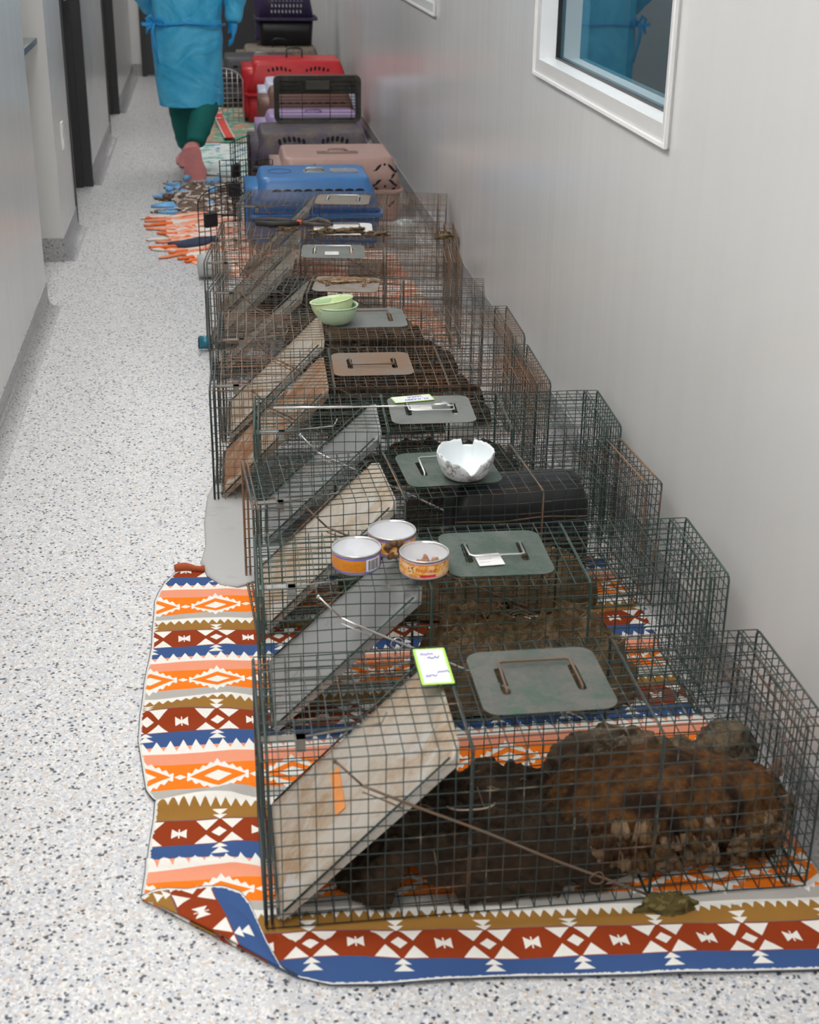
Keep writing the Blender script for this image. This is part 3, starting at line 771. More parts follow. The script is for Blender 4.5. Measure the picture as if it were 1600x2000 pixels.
for q in range(14):
    b2 = bmesh.new(); bmesh.ops.create_icosphere(b2, subdivisions=2, radius=rd.uniform(.004, .008))
    for v in b2.verts: v.co *= 1 + .7 * nz(v.co.x * 150 + q, v.co.y * 150, v.co.z * 150)
    a = -PI / 2 + rd.uniform(-.4, .3); xform(b2, Matrix.Translation(((R) * cos(a), (R) * sin(a), rd.uniform(.004, .034))))
    me = bpy.data.meshes.new('x'); b2.to_mesh(me); b2.free(); bm.from_mesh(me); bpy.data.meshes.remove(me)
obj('dried_mud', bm, plain('dried_mud', (.14, .08, .04), .9, var=.4, sc=80), T, True)

# broken white bowl
def bowl_mesh(R0, R1, Hb, th, fz=None, n=72):
    bm = bmesh.new()
    outer = [(0, 0), (R0 * .8, 0), (R0, .003)] + [(R0 + (R1 - R0) * math.sin(t), .003 + (Hb - .003) * (1 - cos(t))) for t in [PI / 2 * k / 10 for k in range(1, 11)]]
    inner = [(max(0, r - th), z + th) for r, z in outer[::-1]]
    inner[0] = (R1 - th, Hb)
    prof = outer + inner
    lathe(bm, prof, n, fz=fz)
    return bm
m = Mat('dirty_white_ceramic', (.8, .84, .86), .3)
geo = m.new('ShaderNodeTexCoord'); sp = m.new('ShaderNodeSeparateXYZ'); m.nt.links.new(geo.outputs['Normal'], sp.inputs[0])
tc = m.new('ShaderNodeSeparateXYZ'); m.nt.links.new(geo.outputs['Object'], tc.inputs[0])
rad = (X(m.nt, tc.outputs[0]) * X(m.nt, tc.outputs[0]) + X(m.nt, tc.outputs[1]) * X(m.nt, tc.outputs[1]))
dotr = X(m.nt, sp.outputs[0]) * X(m.nt, tc.outputs[0]) + X(m.nt, sp.outputs[1]) * X(m.nt, tc.outputs[1])
outside = dotr > 0.0
n1 = m.noise(60, 6, .75); n2 = m.noise(38, 4, .7)
c = m.mix((n1.smooth(.48, .58)) & outside, (.78, .83, .85), (.30, .29, .28)); c = m.mix((n2.smooth(.63, .68)) & outside, c, (.30, .20, .11)); c = m.mix((outside.inv() & n1.smooth(.68, .72)), c, (.5, .48, .42))
m.color(c); M['bowlw'] = m.m
def bw(r, z, a):
    k = max(0, (z - .02) / .05) ; d = 0
    def ad(c): return (a - c + PI) % (2 * PI) - PI
    d -= .034 * math.exp(-(ad(-PI / 2 + .05) / .26) ** 2) + .014 * math.exp(-(ad(-PI / 2 - .55) / .5) ** 2) + .012 * math.exp(-(ad(-PI / 2 + .5) / .35) ** 2)
    d -= .014 * (1 if abs(ad(PI / 2 - .25)) < .2 else 0) + .008 * math.exp(-(ad(PI - .2) / .3) ** 2) + .006 * math.exp(-(ad(0) / .25) ** 2)
    d += .003 * nz(cos(a) * 6, sin(a) * 6)
    return d * min(1.0, k) 
o = obj('broken_bowl', bowl_mesh(.036, .066, .068, .0028, bw, 120), M['bowlw'], None, True, (.535, 2.938, .008 + .308 + .004))
tag(o, 'white bowl with broken jagged rim and grey speckled outside, on green plate', 'bowl')
# two nested green bowls
m = Mat('pale_green_enamel', (.48, .62, .40), .35)
n1 = m.noise(45, 5, .7); n2 = m.noise(22, 3, .6)
c = m.mix(n1.smooth(.64, .68), (.50, .64, .44), (.10, .10, .09)); c = m.mix(n2.smooth(.68, .71), c, (.13, .07, .04)); m.color(c)
T = thing('green_bowl', 'lower pale green bowl with brown stain patches, holding the other bowl', 'bowl', (.345, 4.178, .008 + .315 + .003), 0, 'nested green bowls')
obj('bowl_body', bowl_mesh(.030, .066, .060, .002, None, 48), m.m, T, True)
bm = bmesh.new(); tube(bm, [(.067 * cos(k * 2 * PI / 48), .067 * sin(k * 2 * PI / 48), .060) for k in range(48)], .0022, 8, closed=True); obj('rolled_rim', bm, m.m, T, True)
T2 = thing('green_bowl', 'upper pale green bowl tilted inside another, dark specks inside', 'bowl', (.340, 4.176, .008 + .315 + .020), 0, 'nested green bowls')
T2.rotation_euler = (radians(-6), radians(-8), 0)
m2 = Mat('lime_enamel', (.55, .66, .34), .35); n1 = m2.noise(45, 5, .7); c = m2.mix(n1.smooth(.60, .64), (.62, .74, .42), (.15, .14, .13)); m2.color(c)
obj('bowl_body', bowl_mesh(.028, .0645, .058, .002, None, 48), m2.m, T2, True)
bm = bmesh.new(); tube(bm, [(.0655 * cos(k * 2 * PI / 48), .0655 * sin(k * 2 * PI / 48), .058) for k in range(48)], .0022, 8, closed=True); obj('rolled_rim', bm, m2.m, T2, True)

def card(name, label, x, y, z, w, h, rz, inklines, group=None):
    T = thing(name, label, 'tag', (x, y, z), radians(rz), group)
    bm = bmesh.new(); prism(bm, rrect(-w / 2, w / 2, -h / 2, h / 2, .003, 3), 0, .0008); obj('card_border', bm, M['lime'], T)
    b = .0045 if w < .08 else .003
    bm = bmesh.new(); prism(bm, rrect(-w / 2 + b, w / 2 - b, -h / 2 + b, h / 2 - b, .001, 2), .0006, .0011); obj('card_face', bm, M['white_pl'], T)
    return T
T = card('name_card', 'white card with lime green border and blue writing on the nearest trap', .334, 2.081, .008 + .318 + .004, .056, .122, 0, None)
bm = bmesh.new(); rd = random.Random(8)
for cx, cy, n_, w_ in ((-.006, .040, 5, .022), (.004, .028, 6, .020), (.014, -.022, 5, .02), (-.008, -.034, 5, .018)):
    pts = [(cx - w_ / 2 + w_ * k / (n_ * 2), cy + rd.uniform(-.004, .004), .0013) for k in range(n_ * 2 + 1)]
    tube(bm, pts, .0010, 4)
obj('handwriting', bm, plain('faded_blue_ink', (.16, .16, .60), .6), T)
T = card('name_tag', 'small white name tag with lime edge and blue handwriting beside the metal rod', .487, 3.478, .008 + .308 + .006, .108, .047, 9, None)
for body, yy, xx in (('M. CASEY', -.008, .008), ('LUKA', .010, .008)):
    bm = text_mesh(body, .0155, .0003); xform(bm, Matrix.Translation((xx, yy, .0014)) @ Matrix.Rotation(PI, 4, 'Z')); obj('handwriting', bm, M['ink'], T)
# long metal rod lying on trap 4
T = thing('metal_rod', 'long bright metal rod lying across the top of the trap with the name tag', 'rod', (.121, 3.432, .008 + .308 + .010))
L4 = .47; a = math.atan2(3.402 - 3.432, .583 - .121)
T.rotation_euler = (0, 0, a)
bm = bmesh.new(); tube(bm, [(0, 0, 0), (.20, 0, .0)], .0032, 10); tube(bm, [(.20, 0, 0), (.44, 0, .002)], .0022, 10); obj('rod_shaft', bm, plain('polished_aluminium', (.86, .83, .80), .25, .6), T, True)
bm = bmesh.new(); tube(bm, [(.405, 0, .003), (.425, 0, .004), (.44, .003, .005), (.455, .0, .003)], [.002, .004, .007, .003], 10); tube(bm, [(.44, 0, .002), (.462, -.004, .002)], .003, 8); obj('rod_tip', bm, M['steel'], T, True)
# paper tags wrapped on handle: white stickers
def sticker(label, x, y, z, w, h, rz, lines=3):
    T = thing('printed_sticker', label, 'sticker', (x, y, z), radians(rz))
    bm = bmesh.new(); box(bm, -w / 2, w / 2, -h / 2, h / 2, 0, .0005); obj('sticker_paper', bm, M['white_pl'], T)
    bm = bmesh.new()
    for k in range(lines): box(bm, -w * .42, w * (.1 if k % 2 else .0), h * (.3 - .25 * k) - .0008, h * (.3 - .25 * k) + .0008, .0005, .0007)
    obj('print_lines', bm, plain('grey_print', (.35, .35, .36), .6), T)
sticker('white printed sticker on the dark green handle plate beside the food cans', .508, 2.492, .008 + .312 + .0062, .052, .052, 4)
sticker('white sticker on the clean grey plate of the trap with brown wires', .405, 5.055, .008 + .318 + .0065, .05, .05, -5)
sticker('white paper label under the handle of the plate with the metal rod', .50, 3.405, .008 + .308 + .0055, .055, .030, -3, 1)

# gloves and clump of tools on trap 9
def clump(name, label, cat, x, y, z, sx, sy, sz, mat, seed, sub=4, amp=.5, group=None, fr=14):
    bm = bmesh.new(); bmesh.ops.create_icosphere(bm, subdivisions=sub, radius=1)
    for v in bm.verts:
        c = v.co.copy(); k = 1 + amp * nz(c.x * 1.6 + seed, c.y * 1.6, c.z * 1.6) + amp * .5 * nz(c.x * 5 + seed, c.y * 5, c.z * 5) + amp * .3 * nz(c.x * fr, c.y * fr, c.z * fr + seed)
        v.co = Vector((c.x * sx * k, c.y * sy * k, max(-.25 * sz, c.z * sz * k)))
    o = obj(name, bm, mat, None, True, (x, y, z + .25 * sz)); tag(o, label, cat, group); return o
T = thing('folding_tool', 'black-handled clamp tool with orange end lying on the trap beside the white plate', 'tool', (.15, 5.585, .008 + .308 + .012), radians(-6))
bm = bmesh.new(); tube(bm, [(0, .02, .004), (.05, .035, .008), (.11, .02, .006), (.16, .005, .004)], [.010, .012, .012, .009], 10); tube(bm, [(0, .0, .002), (.06, -.018, .002), (.12, -.012, .002), (.17, .0, .003)], [.010, .013, .012, .009], 10); obj('grip', bm, plain('black_rubber', (.02, .018, .016), .6, var=.3), T, True)
bm = bmesh.new(); tube(bm, [(.158, .005, .004), (.178, .006, .004)], .011, 10); obj('orange_collar', bm, plain('orange_plastic', (.75, .12, .03), .4), T, True)
bm = bmesh.new(); tube(bm, [(.175, .0, .003), (.21, .02, .004), (.245, .028, .012), (.28, .01, .006), (.30, -.02, .003)], [.010, .009, .012, .010, .006], 8); tube(bm, [(.19, -.01, .003), (.24, -.02, .003), (.29, -.03, .003)], [.008, .008, .006], 8); obj('jaw', bm, dirty('grimy_steel', (.05, .045, .04), (.14, .10, .07), .5, .6, .2, 30), T, True)
mud = blotch('matted_debris', (.10, .065, .035), [((.20, .14, .08), .5), ((.30, .24, .17), .62), ((.03, .02, .015), .6)], 40)
rd = random.Random(20)
for i, (x, y, s, lb) in enumerate(((.52, 5.44, .035, 'clump of tan debris on the front edge of the white handle plate'), (.40, 5.43, .03, 'clump of brown debris at the left corner of the white handle plate'), (.60, 5.38, .03, 'small fuzzy debris clump right of the white handle plate'), (.27, 5.50, .026, 'pale debris clump below the black clamp tool'))):
    clump('debris_clump', lb, 'debris', x, y, .008 + .308 + .002 + (.003 if x < .3 or x > .58 else .005), s * 1.7, s * .55, s * .35, mud, i * 3.1, 4, .8)
clump('mud_cake', 'brown mud cake on the handle plate behind the green bowls', 'mud', .43, 4.715, .008 + .305 + .004, .09, .035, .008, blotch('dry_mud', (.24, .15, .085), [((.36, .28, .2), .55), ((.12, .07, .04), .6)], 40), 7, 4, .6)
clump('debris_clump', 'fuzzy brown debris clump at the right end of the trap with gloves', 'debris', .86, 5.335, .008 + .308 + .002, .035, .03, .018, mud, 9.3, 4, .8)

# ------------------------------------------------------------------ contents of the traps
def fur_mat(name, cols, sc=30):
    m = Mat(name, cols[0], .85, spec=.2); n = m.noise(sc, 5, .65); n2 = m.noise(sc * .23, 3, .5)
    c = m.mix(n.smooth(.35, .68), cols[0], cols[1]); c = m.mix(n2.smooth(.5, .62), c, cols[2]); m.color(c)
    m.bump(m.noise(sc * 6, 4, .7), .5, .004); return m.m
M['bed1'] = fur_mat('dark_muddy_bedding', [(.015, .010, .006), (.060, .038, .023), (.030, .019, .011)], 55)
M['bed2'] = fur_mat('brown_muddy_bedding', [(.08, .052, .026), (.24, .16, .085), (.14, .092, .045)], 45)
M['bed3'] = fur_mat('black_brown_bedding', [(.010, .008, .007), (.06, .04, .028), (.03, .02, .014)], 50)
def heap(label, x, y, rz, sx, sy, h, mat, seed, strands=60, z=.011, sharp=3.0, ragged=.18, name='soiled_bedding', cat='bedding'):
    T = thing(name, label, cat, (x, y, z), radians(rz))
    bm = bmesh.new(); n = 90; g = []
    def hh(u, v):
        r = (abs(u) ** sharp + abs(v) ** sharp) ** (1 / sharp)
        r += ragged * nz(u * 2.2 + seed, v * 2.2) + ragged * .5 * nz(u * 7, v * 7 + seed)
        p = max(0, 1 - r); p = min(1, p * 2.8) ** .55
        return p * h * (.68 + .40 * nz(u * 2.1 + seed, v * 1.4, 3) + .22 * nz(u * 6 + seed, v * 5, 5) + .10 * nz(u * 17, v * 14, seed) + .04 * nz(u * 40, v * 40, seed))
    for j in range(n + 1):
        row = []
        for i in range(n + 1):
            u, v = i / n * 2 - 1, j / n * 2 - 1
            row.append(bm.verts.new((u * sx, v * sy, max(0, hh(u, v)))))
        g.append(row)
    for j in range(n):
        for i in range(n):
            q = (g[j][i], g[j][i + 1], g[j + 1][i + 1], g[j + 1][i])
            if max(a.co.z for a in q) < .0006: continue
            bm.faces.new(q).smooth = True
    bmesh.ops.delete(bm, geom=[v for v in bm.verts if not v.link_faces], context='VERTS')
    obj('matted_pile', bm, mat, T)
    rd = random.Random(int(seed * 10)); bm = bmesh.new()
    for q in range(strands):
        u, v = rd.uniform(-.8, .8), rd.uniform(-.8, .8); zz = hh(u, v)
        if zz < .01: continue
        a = rd.uniform(0, 2 * PI); l = rd.uniform(.02, .07); p = Vector((u * sx, v * sy, zz + .002))
        pts = [p + Vector((cos(a) * l * k / 3, sin(a) * l * k / 3, .006 * sin(k * 1.2 + q) )) for k in range(4)]
        pts = [Vector((max(-sx, min(sx, c.x)), max(-sy, min(sy, c.y)), min(h * 1.15, max(.002, c.z)))) for c in pts]
        tube(bm, pts, rd.uniform(.0008, .0018), 4)
    if bm.verts: 
        s = obj('loose_straw', bm, M['straw'], T); s['kind'] = 'stuff'
    else: bm.free()
    return T
heap('dark muddy bedding pile left of the shaggy brown animal in the nearest trap', .40, 1.985, 0, .255, .140, .150, M['bed1'], 1.7, 14, sharp=4)
heap('dark brown muddy bedding heap inside the trap under the food cans', .60, 2.53, -1, .235, .125, .185, M['bed2'], 3.3, 120)
heap('brown muddy litter heap in front of the black bin in the broken-bowl trap', .60, 2.935, 3, .25, .10, .15, M['bed2'], 5.1, 110)
heap('black and brown bedding inside the trap with the metal rod', .66, 3.385, -2, .20, .115, .10, M['bed3'], 6.4, 50)
heap('dark bedding inside the rusty trap with the orange-brown plate', .60, 3.72, -2, .23, .12, .09, M['bed3'], 7.9, 50)
heap('dark brown bedding inside the trap carrying the green bowls', .55, 4.19, -2, .28, .13, .16, M['bed3'], 9.2, 60)
heap('dark bedding inside the angled trap behind the green bowls', .52, 4.67, -10, .29, .085, .13, M['bed3'], 10.6, 50)
heap('brown bedding inside the trap with the white sticker', .48, 5.09, -6, .25, .115, .085, M['bed2'], 12.2, 60)
heap('grey brown matted bedding at the left of the trap with the clamp tool', .25, 5.50, -5, .17, .11, .13, M['bed3'], 13.8, 80)

# shaggy animal bodies
def animal(label, balls, mat, seed, vox=.009, disp=.010):
    T = thing('cat', label, 'cat', (balls[0][0], balls[0][1], .012))
    bm = bmesh.new()
    for (x, y, z, rx, ry, rz_, rot) in balls:
        b2 = bmesh.new(); bmesh.ops.create_icosphere(b2, subdivisions=3, radius=1)
        xform(b2, Matrix.Translation((x - balls[0][0], y - balls[0][1], z - .012)) @ Matrix.Rotation(radians(rot), 4, 'Z') @ Matrix.Diagonal((rx, ry, rz_, 1)))
        me = bpy.data.meshes.new('x'); b2.to_mesh(me); b2.free(); bm.from_mesh(me); bpy.data.meshes.remove(me)
    o = obj('body', bm, mat, T, True)
    r = o.modifiers.new('skin', 'REMESH'); r.mode = 'VOXEL'; r.voxel_size = vox; r.use_smooth_shade = True
    sm = o.modifiers.new('soft', 'SMOOTH'); sm.iterations = 6
    tx = bpy.data.textures.new('fur', 'CLOUDS'); tx.noise_scale = .022; tx.noise_depth = 4
    d = o.modifiers.new('fur', 'DISPLACE'); d.texture = tx; d.strength = disp; d.mid_level = .5
    return T, o
def tufts(T, balls, mats, n, seed, L=(.03, .06), zr=(0, 1), w=.008, droop=1.0, azr=None, name='fur', fat=False):
    rd = random.Random(seed); bm = bmesh.new()
    ox, oy, oz = balls[0][0], balls[0][1], .012
    for q in range(n):
        b = rd.choice(balls)
        while True:
            d = Vector((rd.gauss(0, 1), rd.gauss(0, 1), rd.gauss(0, 1))).normalized()
            if zr[0] <= (d.z + 1) / 2 <= zr[1] and (azr is None or d.y < azr): break
        rot = Matrix.Rotation(radians(b[6]), 3, 'Z')
        p = rot @ Vector((d.x * b[3], d.y * b[4], d.z * b[5])) + Vector(b[:3])
        if any(((rot.inverted() @ (p - Vector(c[:3]))).x / c[3]) ** 2 + ((p - Vector(c[:3])).y / c[4]) ** 2 + ((p - Vector(c[:3])).z / c[5]) ** 2 < .8 for c in balls if c is not b): continue
        nrm = (rot @ Vector((d.x / b[3], d.y / b[4], d.z / b[5]))).normalized()
        l = rd.uniform(*L); down = Vector((rd.uniform(-.35, .35), rd.uniform(-.2, .2), -1)) * droop
        mi = rd.randrange(len(mats)); side = nrm.cross(Vector((0, 0, 1)));
        if side.length < .1: side = Vector((1, 0, 0))
        side.normalize()
        for s in range(3 if fat else 7):
            dd = (nrm * .30 + down * 1.1 + side * rd.uniform(-.22, .22)).normalized(); pp = p - nrm * .004 + side * rd.uniform(-w, w)
            pts = []
            for k in range(5):
                t = k / 4; c = pp + dd * (l * t) + nrm * (.009 * sin(t * PI)) + side * (.003 * sin(t * 4 + s))
                c.z = max(c.z, .012); c.y = max(c.y, 1.838) if azr is not None else c.y
                pts.append(c - Vector((ox, oy, oz)))
            tube(bm, pts, [w * .35, w * .70, w * .80, w * .55, w * .10] if fat else [w * .30, w * .42, w * .36, w * .22, w * .04], 6 if fat else 4, mi=mi)
    o = obj(name, bm, mats, T, True); return o
furm = [fur_mat('brown_fur', [(.065, .034, .014), (.17, .095, .04), (.04, .02, .01)], 60), fur_mat('tan_fur', [(.13, .085, .045), (.33, .22, .135), (.18, .11, .06)], 60), fur_mat('auburn_fur', [(.045, .020, .008), (.15, .066, .018), (.022, .011, .006)], 60)]
cat1 = [(.70, 1.975, .100, .150, .105, .095, 0), (.62, 1.985, .085, .105, .105, .088, 0), (.80, 1.975, .092, .100, .095, .085, 0), (.865, 1.955, .100, .072, .070, .070, 0)]
T, body = animal('shaggy long-haired auburn and tan animal lying in the nearest trap, ear raised', cat1, furm[2], 1)
for nm, (x, y, z, tx_, ty_, tz_) in (('ear', (.915, 1.955, .150, .945, 1.955, .192)), ('ear', (.925, 1.915, .120, .990 - .07, 1.885, .165))):
    bm = bmesh.new(); base = Vector((x, y, z)); tip = Vector((min(tx_, .925), ty_, tz_)); ax = (tip - base)
    s = ax.cross(Vector((0, 1, 0))).normalized()
    v = [bm.verts.new(base + s * .019), bm.verts.new(base - s * .019), bm.verts.new(base + Vector((0, .008, 0))), bm.verts.new(tip), bm.verts.new(base + Vector((0, -.005, -.004)))]
    bm.faces.new((v[0], v[3], v[2])); bm.faces.new((v[2], v[3], v[1])); bm.faces.new((v[0], v[4], v[3])); bm.faces.new((v[4], v[1], v[3]))
    bmesh.ops.subdivide_edges(bm, edges=bm.edges[:], cuts=2, use_grid_fill=True, smooth=.4)
    xform(bm, Matrix.Translation((-cat1[0][0], -cat1[0][1], -.012)))
    obj(nm, bm, plain('ear_skin', (.22, .12, .08), .7, var=.3, sc=60), T, True)
tufts(T, cat1, [furm[1], furm[0], furm[1], furm[0]], 620, 3, (.024, .044), (.08, .66), .0085, 1.0, .45, 'hanging_fur', True)
tufts(T, cat1, [furm[2], furm[2], furm[0]], 800, 4, (.025, .05), (.60, 1), .0035, 1.0, .8, 'back_fur')
grey = [fur_mat('grey_tan_fur', [(.13, .095, .06), (.34, .27, .18), (.20, .15, .095)], 70)]
cat2 = [(.66, 2.085, .095, .125, .055, .085, 0), (.79, 2.09, .075, .09, .05, .065, 0), (.880, 2.085, .120, .052, .052, .056, 0)]
T, body = animal('matted grey-brown curly-haired animal lying behind the auburn one', cat2, fur_mat('muddy_fur', [(.035, .024, .016), (.20, .15, .095), (.09, .06, .038)], 45), 2, .007, .034)
tufts(T, [cat2[2]], grey, 420, 6, (.014, .026), (.15, 1), .006, .6, None, 'curly_head_fur')
for v in (0,): pass
clump('dung_lump', 'olive brown lump on the blanket at the trap rod end', 'lump', .690, 1.805, .006, .045, .022, .020, blotch('olive_lump', (.09, .07, .025), [((.16, .13, .05), .55)], 60), 5.5, 4, .5)
# pale ring-shaped tin edge in the bedding
bm = bmesh.new(); tube(bm, [(.045 * cos(a), .035 * sin(a), .002 * sin(3 * a)) for a in frange(PI * 1.15, PI * 1.85, 14)], .0018, 6)
o = obj('metal_hoop', bm, plain('pale_metal', (.45, .36, .28), .4, .5), None, True, (.375, 1.925, .165)); tag(o, 'thin pale metal hoop lying on the dark bedding in the nearest trap', 'hoop')
# black bin in trap 3
T = thing('black_bin', 'black plastic bin lying inside the broken-bowl trap', 'bin', (.68, 3.04, .012), radians(3))
bm = bmesh.new(); loft(bm, [(0, -.17, .17, -.06, .06, .03), (.03, -.175, .175, -.065, .065, .035), (.20, -.17, .17, -.06, .06, .035), (.255, -.15, .15, -.045, .045, .03), (.268, -.12, .12, -.02, .02, .015)]); obj('bin_shell', bm, M['black'], T, True)
bm = bmesh.new()
for zz in (.06, .12, .18): tube(bm, [(x_, -.068, zz + .003 * sin(x_ * 30)) for x_ in frange(-.165, .165, 10)], .0025, 6)
obj('bin_rib', bm, plain('muddy_rib', (.09, .065, .04), .8, var=.4), T)
# small white can, pale jug, green tin, teal cap, canister
bm = bmesh.new(); lathe(bm, [(0, 0), (.040, 0), (.042, .004), (.042, .092), (.040, .097), (.036, .098), (.0, .096)], 32); o = obj('white_tin', bm, plain('white_tin_paint', (.55, .54, .50), .5, var=.15), None, True, (.69, 3.90, .014)); tag(o, 'white round tin standing inside the rusty trap', 'tin')
bm = bmesh.new(); lathe(bm, [(0, 0), (.042, 0), (.043, .005), (.043, .035), (.041, .038), (.0, .036)], 32); o = obj('green_tin', bm, plain('olive_green_tin', (.11, .17, .05), .5, var=.15), None, True, (.29, 3.0, .014)); tag(o, 'olive green tin inside the broken-bowl trap, seen below the food cans', 'tin')
T = thing('teal_bottle', 'teal plastic bottle cap end poking out at the left of the trap', 'bottle', (-.085, 4.985, .032))
bm = bmesh.new(); tube(bm, [(0, 0, 0), (.045, 0, 0)], .024, 20); obj('cap', bm, M['teal'], T, True)
bm = bmesh.new(); tube(bm, [(.0, 0, -.002), (-.004, 0, -.002)], .0215, 20); tube(bm, [(.040, 0, 0), (.050, 0, 0)], .026, 20); obj('cap_ring', bm, M['black'], T, True)
T = thing('frosted_canister', 'frosted grey plastic canister lying at the left end of the far traps', 'canister', (-.05, 6.03, .055))
bm = bmesh.new(); tube(bm, [(-.045, 0, 0), (-.04, 0, 0), (.0, 0, 0), (.08, 0, 0), (.085, 0, 0)], [.035, .048, .052, .052, .045], 28); obj('canister_body', bm, M['frost'], T, True)
bm = bmesh.new(); tube(bm, [(.085, 0, 0), (.10, 0, 0)], .03, 20); obj('lid', bm, M['white_pl'], T, True)
bm = bmesh.new(); lathe(bm, [(0, 0), (.05, 0), (.055, .01), (.055, .10), (.04, .12), (.02, .125), (.0, .127)], 28); o = obj('clear_jar', bm, plain('pale_clear_plastic', (.45, .52, .52), .25, var=.2), None, True, (.865, 6.53, .004)); tag(o, 'pale translucent plastic jar standing against the pink carrier', 'jar')

# ------------------------------------------------------------------ pet carriers
def door_wire(bm, w, h, arch=0, nv=8, nh=11, r=.0018):
    # in plane x (0..w), z (0..h)
    def top(x): 
        if not arch: return h
        t = (x / w - .5) * 2; return h - arch * (1 - sqrt(max(0, 1 - t * t * .96)))
    pts = [(0, 0, 0)] + [(w * k / 14, 0, top(w * k / 14)) for k in range(15)] + [(w, 0, 0)]
    tube(bm, pts, r * 1.6, 6, closed=True)
    for i in range(1, nv): x = w * i / nv; tube(bm, [(x, 0, 0), (x, 0, top(x))], r, 5)
    for j in range(1, nh):
        z = h * j / nh; xs_ = [x for x in frange(0, w, 40) if top(x) >= z]
        tube(bm, [(min(xs_), 0, z), (max(xs_), 0, z)], r, 5)
def carrier(label, x, y, rz, L, W, H, col, holes='oval', handle=True, door=None, tubcol=None, taper=.05, z=.0, rim=.012, split=.48, group=None, dirt=None, hmat=None, name='pet_carrier'):
    T = thing(name, label, 'pet carrier', (x, y, z), radians(rz), 'plastic pet carriers beyond the traps')
    cm = col; tm = tubcol or col; zs_ = H * split
    bm = bmesh.new(); loft(bm, [(0, .025, L - .025, .025, W - .025, .03), (.006, .018, L - .018, .018, W - .018, .035), (zs_ * .5, .012, L - .012, .012, W - .012, .04), (zs_, .004, L - .004, .004, W - .004, .04)], 6)
    obj('lower_tub', bm, tm, T)
    bm = bmesh.new(); loft(bm, [(zs_ - .008, -rim, L + rim, -rim, W + rim, .04), (zs_ + .010, -rim, L + rim, -rim, W + rim, .04)], 6)
    bmesh.ops.bevel(bm, geom=bm.edges[:], offset=.003, segments=1, affect='EDGES'); obj('seam_flange', bm, cm, T)
    tp = taper
    bm = bmesh.new(); loft(bm, [(zs_ + .008, .002, L - .002, .002, W - .002, .045), (zs_ + (H - zs_) * .5, tp * .45, L - tp * .5, tp * .35, W - tp * .35, .045), (H - .03, tp * .9, L - tp, tp * .75, W - tp * .75, .045), (H - .010, tp * 1.05, L - tp * 1.15, tp * .95, W - tp * .95, .04), (H - .002, tp * 1.25, L - tp * 1.35, tp * 1.2, W - tp * 1.2, .035), (H, tp * 1.6, L - tp * 1.7, tp * 1.6, W - tp * 1.6, .03)], 6)
    U = obj('upper_shell', bm, cm, T)
    # entrance collar at the left end
    bm = bmesh.new(); prof = rrect(.035, W - .035, .03, H - .045, .06, 6); inn = rrect(.06, W - .06, .05, H - .07, .05, 6)
    va = [[bm.verts.new((xx, a, b)) for a, b in pr] for pr, xx in ((prof, .06), (prof, -.022), (inn, -.022), (inn, .05))]
    n = len(prof)
    for p, q in zip(va, va[1:]):
        for j in range(n): bm.faces.new((p[j], p[(j + 1) % n], q[(j + 1) % n], q[j])).smooth = True
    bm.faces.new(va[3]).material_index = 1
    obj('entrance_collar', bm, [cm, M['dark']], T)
    # vents on the near side
    bm = bmesh.new()
    def yside(zz): # y of near side at height zz
        if zz > zs_: return tp * .75 * (zz - zs_) / (H - .03 - zs_)
        return .012
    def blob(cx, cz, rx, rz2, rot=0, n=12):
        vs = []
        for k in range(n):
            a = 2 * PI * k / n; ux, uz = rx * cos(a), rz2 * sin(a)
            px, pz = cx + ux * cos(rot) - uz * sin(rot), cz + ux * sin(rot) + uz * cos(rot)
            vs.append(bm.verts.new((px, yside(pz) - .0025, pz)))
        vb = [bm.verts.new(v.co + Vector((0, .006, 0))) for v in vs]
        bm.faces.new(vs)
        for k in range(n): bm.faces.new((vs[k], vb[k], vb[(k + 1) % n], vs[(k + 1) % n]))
    hz = H - zs_
    if holes == 'oval':
        for r_, zz in enumerate((zs_ + hz * .42, zs_ + hz * .66)):
            for k in range(9): blob(.10 + (L - .22) * k / 8 + .02 * r_, zz, .022, .010)
        for r_, zz in enumerate((zs_ * .42, zs_ * .72)):
            for k in range(9): blob(.10 + (L - .22) * k / 8 + .02 * r_, zz, .022, .010)
    elif holes == 'diamond':
        for q_, cx in enumerate((L * .30, L * .86)):
            if q_: obj('vent_holes', bm, M['hole'], U); bm = bmesh.new()
            for r_ in range(3):
                cz = zs_ - .04 + hz * .9 * r_ / 2 * .9
                for sx_, sz_ in ((-1, 1), (1, 1), (-1, -1), (1, -1)):
                    blob(cx + sx_ * .034, cz + sz_ * .022, .024, .0065, radians(45 * (-1 if sx_ * sz_ > 0 else 1)))
                for a_, b_ in ((0, .038), (0, 0), (.055, .005), (-.055, .005)): blob(cx + a_, cz + b_, .006, .006)
    elif holes == 'arc':
        for k in range(19):
            t = k / 18; cx = L * (.14 + .72 * t)
            zz = zs_ + hz * (.36 + .22 * abs(sin(t * 2 * PI)))
            blob(cx, zz, .009, .020, .25 * sin(t * 2 * PI)); 
            if abs(sin(t * 2 * PI)) > .35: blob(cx, zz + .044, .009, .016, .25 * sin(t * 2 * PI)); blob(cx, zz - .040, .009, .014)
    elif holes == 'slots':
        for r_ in range(6):
            for k in range(9): blob(L * (.24 + .52 * k / 8) + .004 * r_, zs_ + hz * (.16 + .12 * r_), .006, .013, .1)
    obj('vent_holes', bm, hmat or M['hole'], U)
